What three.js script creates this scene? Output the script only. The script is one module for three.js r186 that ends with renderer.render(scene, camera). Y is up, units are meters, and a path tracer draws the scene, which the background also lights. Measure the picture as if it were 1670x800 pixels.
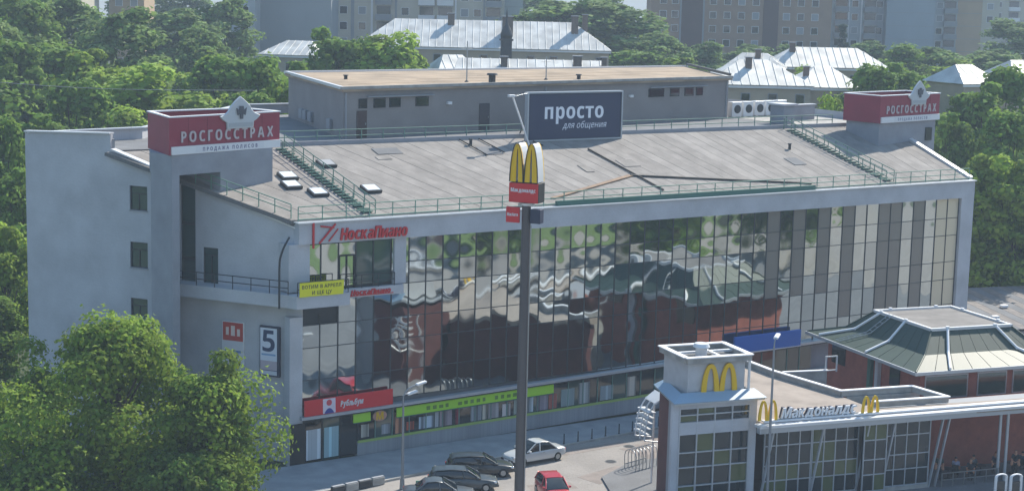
import * as THREE from 'three';
import { RoundedBoxGeometry } from 'three/addons/geometries/RoundedBoxGeometry.js';
import { TextGeometry } from 'three/addons/geometries/TextGeometry.js';
import { FontLoader } from 'three/addons/loaders/FontLoader.js';
import { MarchingCubes } from 'three/addons/objects/MarchingCubes.js';
import { mergeGeometries } from 'three/addons/utils/BufferGeometryUtils.js';

// ------------------------------------------------------------------ camera, sky, sun, exposure, haze
const scene = new THREE.Scene();
const camera = new THREE.PerspectiveCamera(2 * Math.atan(400 / 2800) * 180 / Math.PI, 1024 / 490, 1, 6000);
camera.rotation.order = 'YXZ';
camera.position.set(0, 32.5, 0);
camera.rotation.set(-Math.atan(430 / 2800), 0, 0.024);
scene.add(camera);

const A = 33.665 * Math.PI / 180;                       // the street front of the mall runs away to the right at this angle
const G0 = new THREE.Vector3(-13.91, 0, -112.15);       // its near corner on the ground
const U = new THREE.Vector3(Math.cos(A), 0, -Math.sin(A)), V = new THREE.Vector3(-Math.sin(A), 0, -Math.cos(A));
const F = (u, v, h = 0) => new THREE.Vector3().copy(G0).addScaledVector(U, u).addScaledVector(V, v).setY(h);

const SUN = new THREE.Vector3().addScaledVector(U, 1.0).addScaledVector(V, 0.34).setY(0.98).normalize();
const sun = new THREE.DirectionalLight(new THREE.Color(1, 0.93, 0.82), 5);
sun.target.position.set(0, 0, -130);
sun.position.copy(sun.target.position).addScaledVector(SUN, 260);
sun.castShadow = true;
sun.shadow.mapSize.set(4096, 4096);
Object.assign(sun.shadow.camera, { left: -130, right: 130, top: 130, bottom: -130, near: 10, far: 600 });
scene.add(sun, sun.target);
{ // clear summer sky with thin haze, paler towards the horizon and round the sun
  const w = 256, h = 128, d = new Float32Array(w * h * 4), dir = new THREE.Vector3();
  for (let j = 0; j < h; j++) for (let i = 0; i < w; i++) {
    const th = (j + 0.5) / h * Math.PI - Math.PI / 2, ph = ((i + 0.5) / w - 0.5) * 2 * Math.PI;
    dir.set(Math.cos(th) * Math.cos(ph), Math.sin(th), Math.cos(th) * Math.sin(ph));
    const e = Math.max(0, dir.y), k = Math.pow(1 - e, 3.2), g = Math.pow(Math.max(0, dir.dot(SUN)), 12);
    const c = dir.y < 0 ? [0.5, 0.55, 0.58] : [0.20 + 0.62 * k + 0.9 * g, 0.41 + 0.54 * k + 0.85 * g, 0.75 + 0.30 * k + 0.7 * g];
    const o = (j * w + i) * 4;
    for (let q = 0; q < 3; q++) d[o + q] = c[q] * 0.70;
    d[o + 3] = 1;
  }
  const t = new THREE.DataTexture(d, w, h, THREE.RGBAFormat, THREE.FloatType);
  t.mapping = THREE.EquirectangularReflectionMapping; t.magFilter = THREE.LinearFilter; t.needsUpdate = true;
  scene.background = t; scene.environment = t;
}
scene.fog = new THREE.FogExp2(new THREE.Color(0.66, 0.80, 0.94), 0.00055);
const renderer = new THREE.WebGLRenderer({ antialias: true });
renderer.toneMapping = THREE.LinearToneMapping;
renderer.toneMappingExposure = 1.5;
renderer.shadowMap.enabled = true;

// ------------------------------------------------------------------ helpers
let seed = 7;
const rnd = () => { seed = (seed * 1664525 + 1013904223) >>> 0; return seed / 4294967296; };
const rr = (a, b) => a + (b - a) * rnd();
const names = new Map();
function numbered(n) { const k = names.get(n) || 0; names.set(n, k + 1); return k ? n + '_' + String(k).padStart(3, '0') : n; }
function meta(o, label, category, group) { Object.assign(o.userData, { label, category }); if (group) o.userData.group = group; return o; }
function thing(name, label, category, pos, turn = 0, group) {
  const g = new THREE.Group(); g.name = numbered(name); g.position.copy(pos); g.rotation.y = turn; scene.add(g);
  return meta(g, label, category, group);
}
function part(parent, name, geo, m, kind) {
  const o = new THREE.Mesh(Array.isArray(geo) ? merge(geo) : geo, m); o.name = name; o.castShadow = o.receiveShadow = true; parent.add(o);
  if (kind) o.userData.kind = kind;
  return o;
}
function struct(name, geo, m) { const o = part(scene, name, geo, m); o.userData.kind = 'structure'; return o; }
function merge(list) {
  return mergeGeometries(list.map((g) => { const q = g.index ? g.toNonIndexed() : g; for (const k of Object.keys(q.attributes)) if (!['position', 'normal', 'uv'].includes(k)) q.deleteAttribute(k); return q; }));
}
function metreUV(g) { // box-projected uv in metres
  const q = g.index ? g.toNonIndexed() : g, p = q.attributes.position, n = q.attributes.normal, uv = new Float32Array(p.count * 2);
  for (let i = 0; i < p.count; i++) {
    const x = Math.abs(n.getX(i)), y = Math.abs(n.getY(i)), z = Math.abs(n.getZ(i));
    if (y > x && y > z) { uv[2 * i] = p.getX(i); uv[2 * i + 1] = p.getZ(i); } else if (x > z) { uv[2 * i] = p.getZ(i); uv[2 * i + 1] = p.getY(i); } else { uv[2 * i] = p.getX(i); uv[2 * i + 1] = p.getY(i); }
  }
  q.setAttribute('uv', new THREE.BufferAttribute(uv, 2)); return q;
}
const box = (x0, x1, y0, y1, z0, z1) => metreUV(new THREE.BoxGeometry(x1 - x0, y1 - y0, z1 - z0).translate((x0 + x1) / 2, (y0 + y1) / 2, (z0 + z1) / 2));
const rbox = (x0, x1, y0, y1, z0, z1, r = 0.04) => new RoundedBoxGeometry(x1 - x0, y1 - y0, z1 - z0, 2, r).translate((x0 + x1) / 2, (y0 + y1) / 2, (z0 + z1) / 2);
function prism(poly, y0, y1) { // poly of [x, z]
  const s = new THREE.Shape(poly.map(([x, z]) => new THREE.Vector2(x, -z)));
  return metreUV(new THREE.ExtrudeGeometry(s, { depth: y1 - y0, bevelEnabled: false }).rotateX(-Math.PI / 2).translate(0, y0, 0));
}
function cyl(r0, r1, h, x = 0, y = 0, z = 0, n = 10) { return new THREE.CylinderGeometry(r1, r0, h, n).translate(x, y + h / 2, z); }
const v3 = (x, y, z) => new THREE.Vector3(x, y, z);
function bar(p, q, r, n = 6) { // straight round bar
  const d = q.clone().sub(p), g = new THREE.CylinderGeometry(r, r, d.length(), n);
  g.applyQuaternion(new THREE.Quaternion().setFromUnitVectors(v3(0, 1, 0), d.clone().normalize()));
  return g.translate((p.x + q.x) / 2, (p.y + q.y) / 2, (p.z + q.z) / 2);
}
function tube(pts, r, n = 6, seg = 24) { return new THREE.TubeGeometry(new THREE.CatmullRomCurve3(pts), seg, r, n); }
function quads(list, uvf) { // list of [a,b,c,d] points, counter-clockwise
  const p = [], uv = [];
  for (const [a, b, c, d] of list) for (const q of [a, b, c, a, c, d]) { p.push(q.x, q.y, q.z); if (uvf) uv.push(...uvf(q)); else uv.push(q.x, q.z); }
  const g = new THREE.BufferGeometry();
  g.setAttribute('position', new THREE.Float32BufferAttribute(p, 3)); g.setAttribute('uv', new THREE.Float32BufferAttribute(uv, 2)); g.computeVertexNormals(); return g;
}
function slab(a, b, c, d, t) { // a thick sheet; a..d counter-clockwise seen from its outer side, t is the thickness behind
  const n = b.clone().sub(a).cross(d.clone().sub(a)).normalize().multiplyScalar(-t), [e, f, g, h] = [a, b, c, d].map((q) => q.clone().add(n));
  return quads([[a, b, c, d], [h, g, f, e], [a, e, f, b], [b, f, g, c], [c, g, h, d], [d, h, e, a]]);
}

// ------------------------------------------------------------------ procedural textures and materials
const hash = (x, y, s) => { let n = (x * 374761393 + y * 668265263 + s * 144269) | 0; n = Math.imul(n ^ (n >>> 13), 1274126177); return ((n ^ (n >>> 16)) >>> 0) / 4294967296; };
function vnoise(x, y, per, s) {
  const xi = Math.floor(x), yi = Math.floor(y), fx = x - xi, fy = y - yi, sx = fx * fx * (3 - 2 * fx), sy = fy * fy * (3 - 2 * fy), m = (a) => ((a % per) + per) % per;
  const a = hash(m(xi), m(yi), s), b = hash(m(xi + 1), m(yi), s), c = hash(m(xi), m(yi + 1), s), d = hash(m(xi + 1), m(yi + 1), s);
  return a + (b - a) * sx + (c - a) * sy + (a - b - c + d) * sx * sy;
}
function fbm(x, y, per, s) { let r = 0, w = 0.5; for (let o = 0; o < 5; o++) { r += w * vnoise(x * (1 << o), y * (1 << o), per << o, s + o); w *= 0.5; } return r / 0.97; }
function tex(size, metres, f, srgb = true) { // f(u, v) -> [r, g, b] in 0..1
  const d = new Uint8Array(size * size * 4);
  for (let j = 0; j < size; j++) for (let i = 0; i < size; i++) { const c = f(i / size, j / size), o = (j * size + i) * 4; for (let q = 0; q < 3; q++) d[o + q] = Math.max(0, Math.min(255, c[q] * 255)); d[o + 3] = 255; }
  const t = new THREE.DataTexture(d, size, size); t.wrapS = t.wrapT = THREE.RepeatWrapping; t.magFilter = THREE.LinearFilter; t.minFilter = THREE.LinearMipmapLinearFilter;
  if (srgb) t.colorSpace = THREE.SRGBColorSpace; t.repeat.set(1 / metres, 1 / metres); t.needsUpdate = true; return t;
}
const hex = (h) => [(h >> 16 & 255) / 255, (h >> 8 & 255) / 255, (h & 255) / 255];
function worn(h, amount, metres, s, grain = 0.05) { const c = hex(h); return tex(256, metres, (x, y) => { const n = fbm(x * 6, y * 6, 6, s) - 0.5, g = (hash(x * 256 | 0, y * 256 | 0, s) - 0.5) * grain, k = 1 + n * amount + g; return c.map((q) => q * k); }); }
const std = (color, roughness = 0.8, metalness = 0, more = {}) => new THREE.MeshStandardMaterial({ color, roughness, metalness, ...more });
const kept = new Map();
const grainy = (h, amount = 0.25, metres = 6, s = 3, roughness = 0.9, grain = 0.05) => { const k = [h, amount, metres, s, roughness, grain].join(); if (!kept.has(k)) kept.set(k, new THREE.MeshStandardMaterial({ map: worn(h, amount, metres, s, grain), roughness })); return kept.get(k); };
const M = {
  render: grainy(0xb4b6ba, 0.14, 9, 11, 0.92), renderDark: grainy(0x8f9299, 0.16, 7, 12, 0.92), penthouse: grainy(0x888482, 0.12, 8, 13, 0.85), tan: grainy(0x94836f, 0.4, 9, 14, 0.95),
  roofA: grainy(0x87827d, 0.3, 5, 15, 0.95, 0.1), roofB: grainy(0x847f7a, 0.32, 6, 16, 0.95, 0.1), roofC: grainy(0x8a8580, 0.28, 7, 17, 0.95, 0.1),
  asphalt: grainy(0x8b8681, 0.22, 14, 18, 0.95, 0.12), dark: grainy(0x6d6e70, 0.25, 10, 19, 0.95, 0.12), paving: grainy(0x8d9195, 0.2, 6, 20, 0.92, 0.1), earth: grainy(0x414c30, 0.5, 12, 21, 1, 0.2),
  brick: grainy(0x96574a, 0.25, 3, 22, 0.9, 0.18), maroon: grainy(0x5c3433, 0.2, 3, 23, 0.85, 0.14), green: grainy(0x283d32, 0.16, 5, 24, 0.55), metalRoof: new THREE.MeshStandardMaterial({ map: worn(0xbcbdba, 0.34, 7, 25, 0.1), roughness: 0.6, metalness: 0.25 }),
  white: std(0xd9dadb, 0.6), whiteMetal: std(0xd4d6d8, 0.4, 0.3), grey: std(0x8f9296, 0.7), steel: std(0x9fa4a8, 0.35, 0.8), darkMetal: std(0x34383c, 0.5, 0.4), black: std(0x17181a, 0.6), teal: std(0x5e7f74, 0.7), tealDark: std(0x3d665a, 0.7),
  signRed: grainy(0x8d2d3f, 0.1, 4, 26, 0.6, 0.03), red: std(0xc4272b, 0.5), bigRed: std(0xd02328, 0.5), lime: std(0xa4da2c, 0.5), yellow: std(0xe0b400, 0.5), yellowBanner: std(0xe4dc1c, 0.7), navy: std(0x252d45, 0.6), blue: std(0x1d5fb4, 0.6),
  pole: grainy(0x4f4a4a, 0.2, 2, 27, 0.6), lampPole: std(0x8b9096, 0.5, 0.6), mullion: std(0x3c4043, 0.5, 0.4), alu: std(0xb4bac0, 0.4, 0.5),
  mirror: new THREE.MeshPhysicalMaterial({ color: 0xc2caca, metalness: 1, roughness: 0.03 }), mirrorB: new THREE.MeshPhysicalMaterial({ color: 0xb4bcbe, metalness: 1, roughness: 0.05 }),
  darkGlass: new THREE.MeshPhysicalMaterial({ color: 0x0d1518, roughness: 0.05, ior: 1.9 }), greenGlass: new THREE.MeshPhysicalMaterial({ color: 0x2a4642, roughness: 0.06, ior: 1.9 }), greyPane: std(0x85827c, 0.25, 0.4), beigeReflectionPane: std(0xd6c9ae, 0.3, 0.2),
  cafeGlass: new THREE.MeshPhysicalMaterial({ color: 0x20282b, roughness: 0.05, ior: 1.7 }), cafeGlassB: new THREE.MeshPhysicalMaterial({ color: 0x565d3a, roughness: 0.07, ior: 1.6 }), windowGlass: new THREE.MeshPhysicalMaterial({ color: 0x1b2328, roughness: 0.08, ior: 1.8 }), skylight: std(0xd7dde2, 0.2, 0), tyre: std(0x1a1a1b, 0.9), chrome: std(0xcfd3d6, 0.2, 1), trunk: grainy(0x4a4034, 0.4, 1, 28, 1),
  skin: std(0xb98468, 0.7), hair: std(0x2c221b, 0.9), concrete: grainy(0x9c9a95, 0.3, 3, 29, 0.95),
};
const bump = tex(256, 1.2, (x, y) => { const n = fbm(x * 12, y * 12, 12, 40); return [n, n, n]; }, false);
for (const k of ['render', 'renderDark', 'asphalt', 'paving', 'roofA', 'roofB', 'roofC', 'concrete']) { M[k].bumpMap = bump; M[k].bumpScale = 0.012; }

// lettering printed on flat boards
function print(w, h, ppm, draw) {
  const c = document.createElement('canvas'); c.width = Math.round(w * ppm); c.height = Math.round(h * ppm);
  const g = c.getContext('2d'); draw(g, c.width, c.height);
  const t = new THREE.CanvasTexture(c); t.colorSpace = THREE.SRGBColorSpace; t.anisotropy = 8; return new THREE.MeshStandardMaterial({ map: t, roughness: 0.6 });
}
const board = (w, h, t, x, y, z) => new THREE.BoxGeometry(w, h, t).translate(x, y, z);
const face = (w, h, x, y, z) => new THREE.PlaneGeometry(w, h).translate(x, y, z);
const bold = await new FontLoader().loadAsync('fonts/droid/droid_sans_bold.typeface.json');
function letters(parent, text, size, depth, m, x, y, z, { width, slant = 0, turn = 0, narrow = 1, gap = 0.13 } = {}) { // raised letters, one mesh each
  const geos = []; let cx = 0;
  for (const ch of text) {
    if (ch === ' ') { cx += size * 0.4; continue; }
    const g = new TextGeometry(ch, { font: bold, size, depth, curveSegments: 4, bevelEnabled: false });
    g.scale(narrow, 1, 1); g.computeBoundingBox(); const b = g.boundingBox; g.translate(cx - b.min.x, 0, 0); geos.push(g); cx += b.max.x - b.min.x + size * gap;
  }
  const k = width ? width / cx : 1;
  for (const g of geos) {
    if (slant) { const p = g.attributes.position; for (let i = 0; i < p.count; i++) p.setX(i, p.getX(i) + p.getY(i) * slant); }
    g.scale(k, 1, 1); if (turn) g.rotateY(turn); g.translate(x, y, z); part(parent, 'letter', g, m);
  }
  return cx * k;
}

// ------------------------------------------------------------------ ground, road, pavement
{
  const n = 90, pos = [], uv = [], idx = [];
  const rise = (z) => { const t = Math.max(0, Math.min(1, (-z - 195) / 70)); return 8 * t * t * (3 - 2 * t); };
  for (let j = 0; j <= n; j++) for (let i = 0; i <= n; i++) { const s = (i / n - 0.5) * 2, x = 60 * s + 640 * s * s * s, z = 120 - 1100 * Math.pow(j / n, 1.6); pos.push(x, rise(z) - 0.03, z); uv.push(x, z); }
  for (let j = 0; j < n; j++) for (let i = 0; i < n; i++) { const a = j * (n + 1) + i; idx.push(a, a + 1, a + n + 2, a, a + n + 2, a + n + 1); }
  const g = new THREE.BufferGeometry(); g.setAttribute('position', new THREE.Float32BufferAttribute(pos, 3)); g.setAttribute('uv', new THREE.Float32BufferAttribute(uv, 2)); g.setIndex(idx); g.computeVertexNormals();
  struct('ground', g, M.earth);
}
const local = (pts) => pts.map(([u, v]) => { const p = F(u, v); return [p.x, p.z]; });
struct('road', prism(local([[-60, -110], [150, -110], [130, -0.3], [-40, -0.3]]), -0.4, -0.02), M.asphalt);
struct('pavement', prism(local([[-30, -6.6], [2, -6.3], [9, -5.4], [29, -3.9], [64, -3.6], [64, -0.28], [-16, -0.28], [-30, -2]]), -0.3, 0.11), M.paving);
struct('kerb', prism(local([[-30, -6.78], [2, -6.48], [9, -5.58], [29, -4.08], [64, -3.78], [64, -3.6], [29, -3.9], [9, -5.4], [2, -6.3], [-30, -6.6]]), -0.3, 0.128), M.concrete);
struct('island', prism(local([[14.5, -15.5], [16, -12.5], [20, -10.5], [46, -13], [90, -19], [90, -50], [5, -50], [9, -24]]), -0.3, 0.1), M.dark);
// ------------------------------------------------------------------ the shopping centre
const mall = thing('shopping_center', 'long grey shopping centre with mirrored street front and sloping felt roof', 'shopping centre', G0, A);
const P = (u, v, h) => v3(u, h, -v);                       // mall coordinates: along the front, inwards, up
const ploc = (pts) => pts.map(([u, v]) => [u, -v]);
const RH = (v) => 16.5 + 3.7 * v / 12.5;                   // height of the sloping roof
const DE = [-0.5495, 0.8355], NE = [-0.8355, -0.5495];      // the end wall runs along DE, faces NE
const E = (s, out = 0) => [DE[0] * s + NE[0] * out, DE[1] * s + NE[1] * out];
// main body under the panes, back and right walls
part(mall, 'wall', prism(ploc([[0.2, 0.55], [63.9, 0.55], [65.6, 12.5], [67, 39], [12.5, 37.2], [-2.9, 19.9], E(22.3, -0.3), E(0.4, -0.3)]), 0, 14.9), M.renderDark);
part(mall, 'wall', prism(ploc([[65.8, 12.2], [67.2, 39.4], [12.4, 37.5], [-3, 20.1], E(22.2, -0.31), E(15.3, -0.31)]), 14.9, 20.15), M.renderDark);
part(mall, 'flat_roof', prism(ploc([[66.2, 12.7], [67.3, 39.5], [12.3, 37.6], [-3.1, 20.2], E(22.2, -0.25), E(15.3, -0.25)]), 20.152, 20.3), M.dark);  // dark tone paints in the shade of the roof recess at the left
part(mall, 'pale_roof_patch', prism(ploc([[56, 13.2], [65.8, 13.4], [66.8, 39], [58, 38]]), 20.305, 20.32), M.concrete);  // added pale patch keeps the right end of the darkened roof bright
// end wall with its window openings
{
  const s = new THREE.Shape([[0, 0], [22.5, 0], [22.5, 21.2], [15.2, 21.45], [15.2, 20.35], [0, 15.85]].map(([a, b]) => new THREE.Vector2(a, b)));
  const holes = [[12.2, 13.65, 16.3, 18.0], [12.2, 13.65, 12.3, 14.1], [12.25, 13.65, 8.9, 10.15], [6.5, 7.7, 11.35, 14.2], [8.3, 9.5, 11.4, 18.35]];
  for (const [a, b, c, d] of holes) { const h = new THREE.Path([[a, c], [a, d], [b, d], [b, c]].map(([x, y]) => new THREE.Vector2(x, y))); s.holes.push(h); }
  const put = (g) => { // x along the wall, z outwards
    const m = new THREE.Matrix4().makeBasis(v3(DE[0], 0, -DE[1]), v3(0, 1, 0), v3(NE[0], 0, -NE[1])); // left-handed pair is mended below
    return g.applyMatrix4(m);
  };
  const flip = (g) => { const q = g.index ? g.toNonIndexed() : g; for (const a of Object.values(q.attributes)) for (let i = 0; i < a.count; i += 3) for (let c = 0; c < a.itemSize; c++) { const t = a.getComponent(i + 1, c); a.setComponent(i + 1, c, a.getComponent(i + 2, c)); a.setComponent(i + 2, c, t); } return q; };
  const wallGeo = flip(put(metreUV(new THREE.ExtrudeGeometry(s, { depth: 0.29, bevelEnabled: false }).translate(0, 0, -0.29))));
  part(mall, 'end_wall', wallGeo, M.render);
  holes.forEach(([a, b, c, d], i) => {
    const door = i === 3, bars = [box(a, a + 0.08, c, d, -0.2, -0.1), box(b - 0.08, b, c, d, -0.2, -0.1), box(a + 0.08, b - 0.08, d - 0.08, d, -0.2, -0.1), box(a + 0.08, b - 0.08, c, c + 0.08, -0.2, -0.1)];
    if (i === 4) for (const k of [13.2, 15.6]) bars.push(box(a + 0.08, b - 0.08, k, k + 0.22, -0.2, -0.1));
    else { bars.push(box(a + 0.08, b - 0.08, d - 0.56, d - 0.5, -0.2, -0.1)); const x = a + (b - a) * (door ? 0.45 : 0.5); bars.push(box(x, x + 0.06, c + 0.08, door ? d - 0.56 : d - 0.56, -0.2, -0.1)); }
    const f = part(mall, door ? 'door' : 'window', bars.map((g) => flip(put(g))), M.darkMetal);
    part(f, 'pane', flip(put(box(a + 0.02, b - 0.02, c + 0.02, d - 0.02, -0.2, -0.16))), M.greenGlass);
    if (i < 3) part(f, 'sill', flip(put(box(a - 0.05, b + 0.05, c - 0.06, c - 0.003, -0.1, 0.06))), M.grey);
  });
  // sheet-metal copings on the wall tops
  const cop = (s0, h0, s1, h1) => { const a = E(s0, 0.12), b = E(s1, 0.12), c = E(s1, -0.42), d = E(s0, -0.42); return slab(P(...a, h0 + 0.1), P(...d, h0 + 0.1), P(...c, h1 + 0.1), P(...b, h1 + 0.1), 0.09); };
  part(mall, 'coping', cop(0.3, 15.98, 15.1, 20.36), M.whiteMetal);
  part(mall, 'coping', cop(15.2, 21.46, 22.5, 21.21), M.whiteMetal);
  for (const [a, b] of [[E(22.3), [-3.1, 20.2]], [[-3.1, 20.2], [12.2, 37.8]]]) part(mall, 'parapet', slab(P(...a, 21.1), P(...a, 20.3), P(...b, 20.3), P(...b, 21.1), 0.2), M.render);
  for (const [a, b] of [[E(22.3), [-3.1, 20.2]], [[-3.1, 20.2], [12.2, 37.8]]]) part(mall, 'coping', slab(P(a[0], a[1] - 0.25, 21.21), P(b[0] + 0.1, b[1] - 0.25, 21.21), P(b[0], b[1] + 0.2, 21.21), P(a[0], a[1] + 0.2, 21.21), 0.09), M.whiteMetal);
  part(mall, 'parapet', box(-8.2, -8.0, 20.3, 21.1, -18, -12.8), M.grey);
}
// back parapet
part(mall, 'parapet', box(13, 67.2, 20.3, 21.1, -39.5, -39.2), M.renderDark);
part(mall, 'coping', box(13, 67.3, 21.1, 21.19, -39.6, -39.1), M.whiteMetal);

// street front: frame of fascia and end columns
part(mall, 'fascia', box(-0.35, 64.5, 15.02, 16.42, -0.5, 0.3), M.render);
part(mall, 'coping', box(-0.45, 64.6, 16.42, 16.5, -0.55, 0.42), M.whiteMetal);
part(mall, 'column', box(62.98, 64.5, 0, 15.02, -0.55, 0.28), M.render);
part(mall, 'column', box(-0.95, 0.0, 0, 10.15, -0.6, 0.2), M.render);
part(mall, 'column', box(-1.0, 0.55, 11.85, 15.02, -1.35, 0.1), M.render);
part(mall, 'column', box(7.0, 7.9, 11.85, 15.02, -0.35, 0.14), M.render);
part(mall, 'wall', quads([[P(64.4, 0, 0), P(65.9, 12.5, 0), P(65.9, 12.5, 20.2), P(64.4, 0, 16.42)], [P(65.9, 12.5, 0), P(67.3, 39.5, 0), P(67.3, 39.5, 21), P(65.9, 12.5, 21)]], (q) => [q.z, q.y]), M.render);
part(mall, 'coping', slab(P(64.35, 0.3, 16.75), P(64.85, 0.3, 16.75), P(66.6, 12.5, 20.45), P(66.1, 12.5, 20.45), 0.28), M.whiteMetal);
part(mall, 'downpipe', [tube([v3(-1.05, 15.6, 0.3), v3(-1.5, 14.9, 0.35), v3(-1.75, 14.2, 0.35), v3(-1.8, 13.6, 0.35)], 0.07), bar(v3(-1.8, 13.6, 0.35), v3(-1.8, 10.9, 0.35), 0.07)], M.darkMetal);

// mirrored panes: every pane bulges a little in its frame, so that reflections waver
function paneGeo(w, h, s) {
  const nx = 8, ny = 10, g = new THREE.PlaneGeometry(w, h, nx, ny), p = g.attributes.position, n = g.attributes.normal;
  const ax = (hash(s, 1, 5) - 0.5) * 0.02, ay = (hash(s, 2, 5) - 0.5) * 0.022, b = 0.003 + 0.007 * hash(s, 3, 5), c = 0.004 + 0.009 * hash(s, 4, 5), f1 = hash(s, 5, 5) * 6.3, f2 = hash(s, 6, 5) * 6.3;
  for (let i = 0; i < p.count; i++) {
    const x = p.getX(i) / w * 2, y = p.getY(i) / h * 2;
    const dx = ax - b * x * x * x - 0.003 * Math.sin(3 * y + f1), dy = ay - c * y * y * y - 0.004 * Math.sin(2.4 * x + f2) - 0.003 * Math.sin(4 * y + f2);
    const v = v3(dx, dy, 1).normalize(); n.setXYZ(i, v.x, v.y, v.z);
  }
  return g;
}
const PITCH = 62.9 / 46, ROWS = [[3.85, 5.75], [5.75, 7.95], [7.95, 9.5], [9.5, 11.8], [11.8, 13.3], [13.3, 15.02]];
const variants = ROWS.map(([a, b], r) => Array.from({ length: 9 }, (_, k) => paneGeo(PITCH - 0.05, b - a - 0.05, r * 20 + k)));
const greyCols = new Set([30, 32, 34, 36, 39, 40, 42]);  // opaque grey columns, tone lightened to imitate a pale vertical reflection
for (let c = 0; c < 46; c++) ROWS.forEach(([a, b], r) => {
  if (c < 5 && r > 3 || c < 2 && r === 3) return;
  const grey = greyCols.has(c) && r > 0 && !(r < 2 && c < 36), beige = c > 43;  // beige end columns: a sunlit reflection put into the pane colour
  const o = part(mall, 'pane', variants[r][Math.floor(hash(c, r, 9) * 9)], beige ? M.beigeReflectionPane : grey ? M.greyPane : hash(c, r, 10) < 0.3 ? M.mirrorB : M.mirror);
  o.position.set((c + 0.5) * PITCH, (a + b) / 2, (hash(c, r, 12) - 0.5) * 0.01);
});
const mullGeo = box(-0.035, 0.035, 3.85, 15.0, -0.06, 0.045), mullLow = box(-0.035, 0.035, 3.85, 10.15, -0.06, 0.045), mullMid = box(-0.035, 0.035, 3.85, 11.8, -0.06, 0.045);
for (let c = 0; c <= 46; c++) { const o = part(mall, 'mullion', c < 2 ? mullLow : c < 6 ? mullMid : mullGeo, M.mullion); o.position.x = c * PITCH; }
for (const h of [3.85, 5.75, 7.95, 9.5, 11.8, 13.3]) part(mall, 'transom', box(h > 11 ? 7.9 : 0.05, 62.85, h - 0.025, h + 0.025, -0.06, 0.03), M.mullion);
part(mall, 'backing_wall', box(0.1, 62.9, 3.8, 15, -0.54, -0.1), M.darkMetal);

// corner loggia over the balcony
for (let c = 0; c < 5; c++) {
  const dark = c === 3 || c === 4, o = part(mall, 'loggia_pane', paneGeo(1.3, dark ? 2.9 : 2.9, 300 + c), dark ? M.greenGlass : M.mirror);
  o.position.set(0.75 + c * 1.33, 13.45, -0.04);
  part(mall, 'loggia_mullion', box(c * 1.33 + 0.06, c * 1.33 + 0.13, 11.85, 15.0, -0.09, 0.02), M.mullion);
}
part(mall, 'loggia_door', [box(2.75, 2.85, 11.85, 14.1, -0.03, 0.05), box(3.9, 4.0, 11.85, 14.1, -0.03, 0.05), box(2.85, 3.9, 14.0, 14.1, -0.03, 0.05), box(3.33, 3.4, 11.85, 14, -0.03, 0.05)], M.black);
part(mall, 'balcony_slab', prism(ploc([[3.0, -1.2], [3.0, -0.05], [0.1, -0.05], E(0.5, -0.3), E(9.4, -0.3), E(9.4, 1.25), E(0.3, 1.25), [-0.95, -1.2]]), 10.9, 11.75), M.render);
part(mall, 'balcony_slab', prism(ploc([[7.6, -0.4], [7.6, -0.02], [3.0, -0.02], [3.0, -0.4]]), 11.2, 11.8), M.render);
{
  const rail = (a, b, n, h0) => {
    const d = b.clone().sub(a), len = d.length();
    for (const h of [0.45, 0.9]) part(mall, 'balcony_rail', bar(a.clone().setY(h0 + h), b.clone().setY(h0 + h), 0.035), M.darkMetal);
    for (let i = 0; i <= n; i++) { const p = a.clone().addScaledVector(d, i / n); part(mall, 'balcony_post', bar(p.clone().setY(h0), p.clone().setY(h0 + 0.9), 0.03), M.darkMetal); }
  };
  rail(P(...E(8.9, 1.15), 0), P(...E(0.35, 1.15), 0), 6, 11.75);
  rail(P(-0.85, -1.12, 0), P(2.9, -1.12, 0), 3, 11.75);
  rail(P(3.1, -0.33, 0), P(6.9, -0.33, 0), 3, 11.8);
}
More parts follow.
